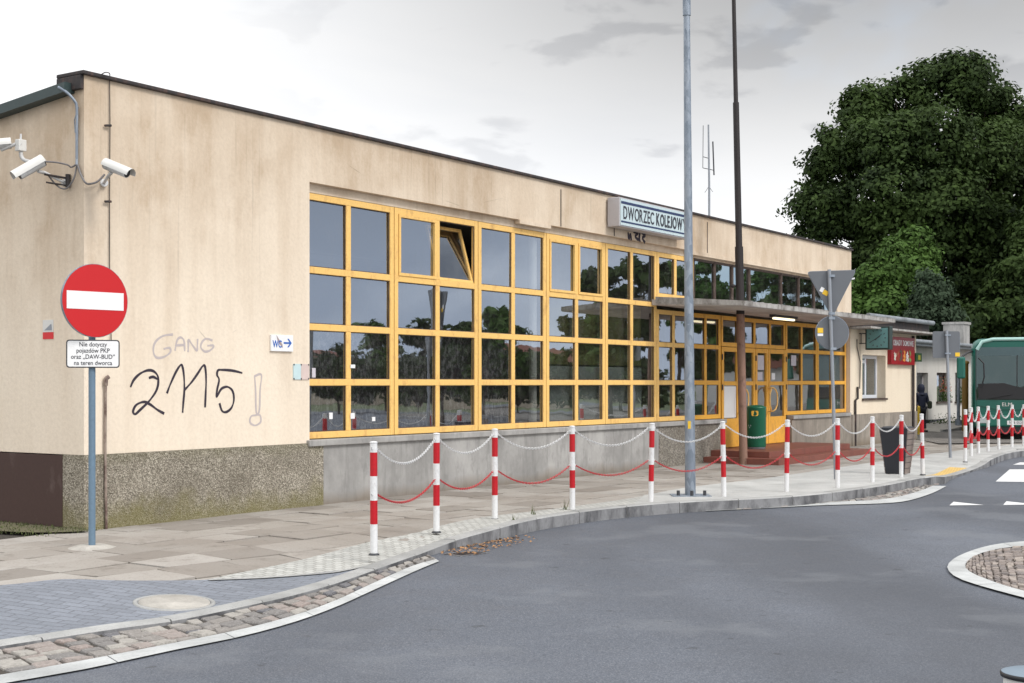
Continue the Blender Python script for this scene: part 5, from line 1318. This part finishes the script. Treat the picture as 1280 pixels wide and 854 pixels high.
# ------------------------------------------------------------------ trees
def tree(name, label, loc, lobes, leafmat, n, ls, trunk_h, trunk_r, seed=0, group='trees', flat=.8):
    rs = np.random.default_rng(seed); t = thing(name, label, 'tree', loc, 0, group)
    L = np.array(lobes, float); vol = L[:,3]**2; pr = vol/vol.sum()
    # clumps spread on each lobe's shell
    nc = max(60, n//(75 if n < 50000 else 125)); li = rs.choice(len(L), nc, p=pr); d = rs.normal(size=(nc,3)); d /= np.linalg.norm(d,axis=1)[:,None]
    rad = L[li,3]*(.55+.5*rs.random(nc)**.6); cc = L[li,:3]+d*rad[:,None]*np.array([1,1,.85])
    cs = .45+.75*rs.random(nc); cs *= (L[:,3].mean()/2.2)**.5
    per_ = n//nc; idx = np.repeat(np.arange(nc), per_); m = len(idx)
    off = rs.normal(size=(m,3)); off /= np.linalg.norm(off,axis=1)[:,None]; off *= (rs.random(m)**.5)[:,None]
    p = cc[idx]+off*cs[idx][:,None]*np.array([1.15,1.15,flat])
    keep = p[:,2] > .6; p = p[keep]; idx = idx[keep]; off = off[keep]; m = len(p)
    nrm = off*.8+d[idx]*.6+rs.normal(size=(m,3))*.55+np.array([0,0,.45]); nrm /= np.linalg.norm(nrm,axis=1)[:,None]
    a = np.cross(nrm, rs.normal(size=(m,3))); a /= np.linalg.norm(a,axis=1)[:,None]; b = np.cross(nrm,a)
    s = (ls*(.6+.8*rs.random(m)))[:,None]
    V = np.stack([p-a*s, p-b*s*.6+nrm*s*.12, p+a*s, p+b*s*.6+nrm*s*.12], 1).reshape(-1,3)
    me = bpy.data.meshes.new('crown'); me.vertices.add(4*m); me.vertices.foreach_set('co', V.ravel().astype('f'))
    me.loops.add(4*m); me.loops.foreach_set('vertex_index', np.arange(4*m, dtype='i'))
    me.polygons.add(m); me.polygons.foreach_set('loop_start', np.arange(0,4*m,4,dtype='i')); me.polygons.foreach_set('loop_total', np.full(m,4,dtype='i'))
    me.materials.append(leafmat); me.update(); me.validate()
    o = bpy.data.objects.new('crown', me); COL.objects.link(o); o.parent = t
    mb = MB(); r_ = random.Random(seed+1)
    mb.tube([(0,0,-.2),(.05,0,trunk_h*.5),(0,.05,trunk_h),(0,0,trunk_h*1.5)], [trunk_r*1.25,trunk_r,trunk_r*.8,trunk_r*.4], 12)
    for lb in lobes:
        e = Vector(lb[:3]); s0 = Vector((0,0,trunk_h*r_.uniform(.7,1.05))); mid = s0.lerp(e,.5)+Vector((r_.uniform(-.3,.3),r_.uniform(-.3,.3),.2))
        mb.tube([s0,mid,e], [trunk_r*.45,trunk_r*.25,trunk_r*.08], 8)
        for k in range(3):
            q = e+Vector((r_.gauss(0,1),r_.gauss(0,1),r_.gauss(0,.7)))*lb[3]*.5; mb.tube([mid,(mid+q)/2+Vector((0,0,.15)),q], [trunk_r*.16,trunk_r*.1,trunk_r*.03], 5)
    mb.build('trunk', M['bark'], t)
    return t
def lob(cx_, Y, items, base=0):      # items: px,py,r(px), dy -> lobes local to a tree at (X of cx_, Y)
    out = []; X0 = (cx_-640)/F_PX*Y
    for px,py,r,dy in items:
        yy_ = Y+dy; out.append(((px-640)/F_PX*yy_-X0, dy, EYE-(py-HOR)/F_PX*yy_-base, r/F_PX*yy_))
    return out
T1 = 78
tree('lime_tree', 'huge dark green broadleaf tree towering behind the annex', ((1170-640)/F_PX*T1,T1,0),
     lob(1170,T1,[(1120,128,34,0),(1165,108,34,1),(1205,104,36,0),(1245,140,38,1),(1078,138,30,0),(1062,180,34,-1),(1040,215,36,0),(1030,262,34,-2),(1020,300,26,-1),(1060,300,42,-2),(1110,185,46,-3),(1170,180,50,-3),(1225,195,46,-2),(1268,185,34,0),(1285,200,40,0),(1272,150,26,1),(1262,240,44,-1),(1110,250,50,-4),(1180,260,55,-4),(1240,300,50,-3),(1120,320,46,-4),(1190,340,50,-4),(1270,330,44,-1),(1150,380,50,-3),(1230,385,50,-3),(1290,280,40,2),(1200,88,22,0)]),
     M['leaf_dark'], 170000, .135, 5, .45, 3, 'trees behind the station')
T2 = 66
tree('maple_tree', 'brighter green smaller tree in front of the dark giant, right of the hall end', ((1115-640)/F_PX*T2,T2,0),
     lob(1115,T2,[(1122,335,26,0),(1100,350,26,0),(1085,375,24,0),(1140,300,16,1),(1142,350,24,0),(1110,385,26,-1),(1150,385,22,-1),(1118,315,17,0),(1152,322,18,1)]),
     M['leaf_mid'], 26000, .13, 3, .2, 5, 'trees behind the station')
T3 = 62
tree('spruce_tree', 'grey green conifer top between the maple and the chimney', ((1165-640)/F_PX*T3,T3,0),
     lob(1165,T3,[(1165,345,10,0),(1165,360,15,0),(1163,378,20,0),(1168,398,24,0),(1150,402,20,0),(1185,405,20,0)]),
     M['leaf_conifer'], 14000, .10, 3, .15, 8, 'trees behind the station')
tree('oak_tree', 'dark tree filling the right edge above the bus', ((1330-640)/F_PX*70,70,0),
     lob(1330,70,[(1330,180,40,0),(1350,240,50,0),(1310,300,46,0),(1290,350,44,-1),(1340,350,50,0),(1380,300,50,0),(1260,385,38,-1),(1310,400,40,0),(1225,400,30,-1),(1255,425,34,0),(1290,430,34,0),(1225,425,26,0)]),
     M['leaf_dark'], 60000, .135, 5, .4, 9, 'trees behind the station')
# ---- what stands across the street (beyond the right edge; the panes mirror it)
def mirror(px, V):
    v = Vector(((px-640)/F_PX*V, V, 0)); d = (v.x-CX)*DY-(v.y-CY)*DX
    return Vector((v.x-2*d*DY, v.y+2*d*DX, 0))
fark = [(478,95,6.0,1.6,'small tree mirrored in the second column of panes'),(575,62,4.8,1.3,'low tree mirrored behind the mirrored triangle sign'),(627,66,5.2,1.3,'round tree mirrored left of the white pillar'),(742,64,5.2,1.1,'low tree mirrored right of the white pillar'),(772,60,6.4,1.1,'slim tree mirrored under the station name'),(808,58,7.0,1.2,'tallest tree mirrored at the canopy end'),(880,70,8.2,1.3,'tree mirrored in the first dark framed pane'),(905,72,6.6,1.0,'tree mirrored left of the brown mast'),(972,80,8.9,1.7,'tree mirrored in the upper panes over the doors'),(1012,74,8.3,1.3,'tree mirrored in the last upper panes')]
for k,(px,V_,h,r,lb_) in enumerate(fark):
    p = mirror(px,V_); rs = random.Random(k+40)
    lobes = [(rs.gauss(0,.55)*r, rs.gauss(0,.55)*r, h-r*.4-rs.random()**1.2*h*.62, r*rs.uniform(.22,.5)) for _ in range(15)]+[(rs.uniform(-.3,.3)*r,0,h-r*.35,r*.35),(rs.uniform(-.8,.8)*r,0,h*.6,r*.5)]
    tree('street_tree', lb_, (p.x,p.y,ROAD), lobes, M['leaf_dark'] if k % 2 else M['leaf_mid'], 7000, .17, h*.4, .10, 60+k, 'trees across the street')
for k,(pa_,pb_,V_,h,lb_) in enumerate([(385,470,86,3.7,'dark hedge mirrored in the lowest panes at the left end'),(495,600,90,4.1,'dark hedge mirrored under the triangle sign in the panes'),(610,720,84,3.9,'dark hedge mirrored left and right of the white pillar'),(730,840,80,4.0,'dark hedge mirrored in the panes under the station name')]):
    p = mirror((pa_+pb_)/2,V_); rs = random.Random(k+90); L_ = (mirror(pb_,V_)-mirror(pa_,V_)); n_ = 16
    lobes = [(L_.x*(q/n_-.5)+rs.uniform(-.4,.4), L_.y*(q/n_-.5)+rs.uniform(-.4,.4), h*rs.uniform(.35,.8), h*rs.uniform(.18,.34)) for q in range(n_+1) for _ in (0,1)]
    tree('hedge', lb_, (p.x,p.y,ROAD), lobes, M['leaf_dark'], 9000, .17, .8, .06, 80+k, 'hedges across the street')
def house(px, V_, w_, d_, h, rh, label, wall):
    p = mirror(px,V_); t = thing('house', label, 'house', (p.x,p.y,ROAD-.03), ROT+math.pi, 'houses across the street')
    mb = MB(); mb.box(-w_/2,w_/2,-d_/2,d_/2,0,h); mb.build('wall', wall, t)
    mb = MB(); e = .4; A = [(-w_/2-e,-d_/2-e,h-.05),(w_/2+e,-d_/2-e,h-.05),(w_/2+e,d_/2+e,h-.05),(-w_/2-e,d_/2+e,h-.05),(-w_/2,0,h+rh),(w_/2,0,h+rh)]
    mb.add(A, [(0,1,5,4),(2,3,4,5),(1,2,5),(3,0,4),(3,2,1,0)]); mb.build('roof', M['tileroof'], t)
    for q in range(int(w_//2.5)):
        for yy_ in (-d_/2-.03, d_/2+.01):
            mb = MB(); x = -w_/2+1.0+2.5*q; mb.box(x,x+1.1,yy_,yy_+.02,1.1,2.3); o = mb.build('window', M['white'], t)
            mb = MB(); mb.box(x+.08,x+1.02,yy_-.004 if yy_ < 0 else yy_+.021,yy_-.001 if yy_ < 0 else yy_+.024,1.18,2.22); mb.build('pane', M['busint'], o)
house(450,135,16,8,2.7,1.5,'long cream house with a red tiled roof across the street',M['housewall'])
house(690,130,18,9,3.0,2.2,'wide house with a red roof behind the street trees',M['housewall'])
house(990,105,12,8,2.9,2.0,'house with a red roof opposite the station doors',M['white_plaster'])

# ------------------------------------------------------------------ light and sky
sd = Vector((.74,-.42,.86)).normalized()
sun = bpy.data.lights.new('sun','SUN'); sun.energy = 1.5; sun.angle = math.radians(16); sun.color = (1,.965,.92)
so = bpy.data.objects.new('sun', sun); COL.objects.link(so); so.rotation_euler = sd.to_track_quat('Z','Y').to_euler()
wd = bpy.data.worlds.new('World'); scene.world = wd; wd.use_nodes = True; nt = wd.node_tree; nt.nodes.clear()
def N(t, **k):
    x = nt.nodes.new(t)
    for a, v in k.items(): setattr(x, a, v)
    return x
def LK(a,b): nt.links.new(a,b)
def MA(op,a,b=0.0,clamp=False):
    x = N('ShaderNodeMath', operation=op, use_clamp=clamp)
    for i,v in enumerate((a,b)):
        if isinstance(v,(int,float)): x.inputs[i].default_value = v
        else: LK(v,x.inputs[i])
    return x.outputs[0]
def MR(v,a,b,c,d):
    x = N('ShaderNodeMapRange', clamp=True, interpolation_type='SMOOTHSTEP'); LK(v,x.inputs[0])
    for i,q in zip((1,2,3,4),(a,b,c,d)): x.inputs[i].default_value = q
    return x.outputs[0]
out = N('ShaderNodeOutputWorld'); bg = N('ShaderNodeBackground'); LK(bg.outputs[0], out.inputs[0]); bg.inputs[1].default_value = .1
sky = N('ShaderNodeTexSky', sky_type='NISHITA'); sky.sun_disc = False; sky.sun_elevation = math.asin(sd.z); sky.sun_rotation = math.atan2(sd.x, sd.y)
tc = N('ShaderNodeTexCoord'); sx = N('ShaderNodeSeparateXYZ'); LK(tc.outputs['Generated'], sx.inputs[0])
X_, Y_, Z_ = sx.outputs
def cloud_noise(scale, sc3, detail=7, rough=.55, loc=(0,0,0), dist=.3):
    mp_ = N('ShaderNodeMapping'); mp_.inputs['Scale'].default_value = sc3; mp_.inputs['Location'].default_value = loc; LK(tc.outputs['Generated'], mp_.inputs[0])
    x = N('ShaderNodeTexNoise'); x.inputs['Scale'].default_value = scale; x.inputs['Detail'].default_value = detail; x.inputs['Roughness'].default_value = rough; x.inputs['Distortion'].default_value = dist
    LK(mp_.outputs[0], x.inputs['Vector']); return x.outputs['Fac']
def MIXC(f,a,b,mode='MIX'):
    x = N('ShaderNodeMix', data_type='RGBA', blend_type=mode)
    for i,v in ((0,f),(6,a),(7,b)):
        if isinstance(v,(int,float)): x.inputs[i].default_value = v
        elif isinstance(v,tuple): x.inputs[i].default_value = (*v,1)
        else: LK(v,x.inputs[i])
    return x.outputs[2]
n1 = cloud_noise(3.2,(1,1,3.0)); n2 = cloud_noise(13,(1,1,2.6),6,.5,(5,1,2.4)); n3 = cloud_noise(2.0,(1,1,2.0),5,.6,(7,7,7))
# bright overcast deck; brighter overhead and behind the camera, darker rain cloud to the north-east
lum = MR(Z_, .05,.30, 9.8, 3.7)                       # photo: white near the roofline, grey higher up
left = MR(X_, -.40,.22, 1.0, 0.0); lum = MA('ADD', lum, MA('MULTIPLY', left, MR(Z_,.04,.30,.5,5.6)))
over = MR(Z_, .34,.62, 0.0, 1.0); lum = MA('ADD', lum, MA('MULTIPLY', over, 6.5))
fdir = MA('ADD', MA('MULTIPLY', X_, .83), MA('MULTIPLY', Y_, -.56)); beh = MA('MULTIPLY', MR(fdir, .25,.9,0.0,1.0), MR(Y_, .0,-.35, 0.0, 1.0)); lum = MA('ADD', lum, MA('MULTIPLY', beh, 9.0))
east = MA('MULTIPLY', MR(X_, .55,.85,0.0,1.0), MR(Y_, -.25,.0,0.0,1.0)); lum = MA('MULTIPLY', lum, MA('SUBTRACT', 1.0, MA('MULTIPLY', east, .02)))
grey = MIXC(1.0, (1,1,1.0), (1,1,1))
cm = N('ShaderNodeCombineColor'); LK(MA('MULTIPLY',lum,.985), cm.inputs[0]); LK(MA('MULTIPLY',lum,.99), cm.inputs[1]); LK(MA('MULTIPLY',lum,1.0), cm.inputs[2])
deck = cm.outputs[0]
patch = MR(n2,.53,.64,0.0,1.0); deck = MIXC(MA('MULTIPLY',MA('MULTIPLY',patch,MR(Z_,.08,.2,.1,.9)),MR(X_,-.25,.1,.15,1.0)), deck, MIXC(1.0,deck,(.78,.785,.80),'MULTIPLY'))
n4 = cloud_noise(4.5,(1,1,2.2),5,.5,(1,5,2))
deck = MIXC(MA('MULTIPLY', MR(n4,.35,.65,0.0,1.0), MR(X_,.5,.8,0.0,.65)), deck, MIXC(1.0,deck,(.45,.50,.58),'MULTIPLY'))
deck = MIXC(MR(n1,.45,.75,0.0,.5), deck, MIXC(1.0,deck,(.88,.90,.93),'MULTIPLY'))
deck = MIXC(east, deck, MIXC(1.0,deck,(.82,.89,1.0),'MULTIPLY'))
skyb = MIXC(1.0, sky.outputs[0], (2.2,2.2,2.2), 'MULTIPLY')
thin = MR(n3,.60,.74,0.0,.35)
fin = MIXC(thin, deck, MIXC(.55, deck, skyb))
LK(fin, bg.inputs[0])

# ------------------------------------------------------------------ camera
cam = bpy.data.cameras.new('camera'); co = bpy.data.objects.new('camera', cam); COL.objects.link(co)
co.location = (0,0,EYE); co.rotation_euler = (math.pi/2,0,0)
cam.sensor_width = 36; cam.lens = F_PX/1280*36; cam.shift_y = (HOR-427)/1280; cam.clip_end = 2000; cam.clip_start = .1
scene.camera = co
vs_ = scene.view_settings; vs_.view_transform = 'Standard'; vs_.look = 'None'; vs_.exposure = 0.36; vs_.gamma = 1; vs_.use_curve_mapping = False
scene.render.engine = 'CYCLES'
scene.cycles.transparent_max_bounces = 12
scene.render.resolution_x = 1024; scene.render.resolution_y = 683
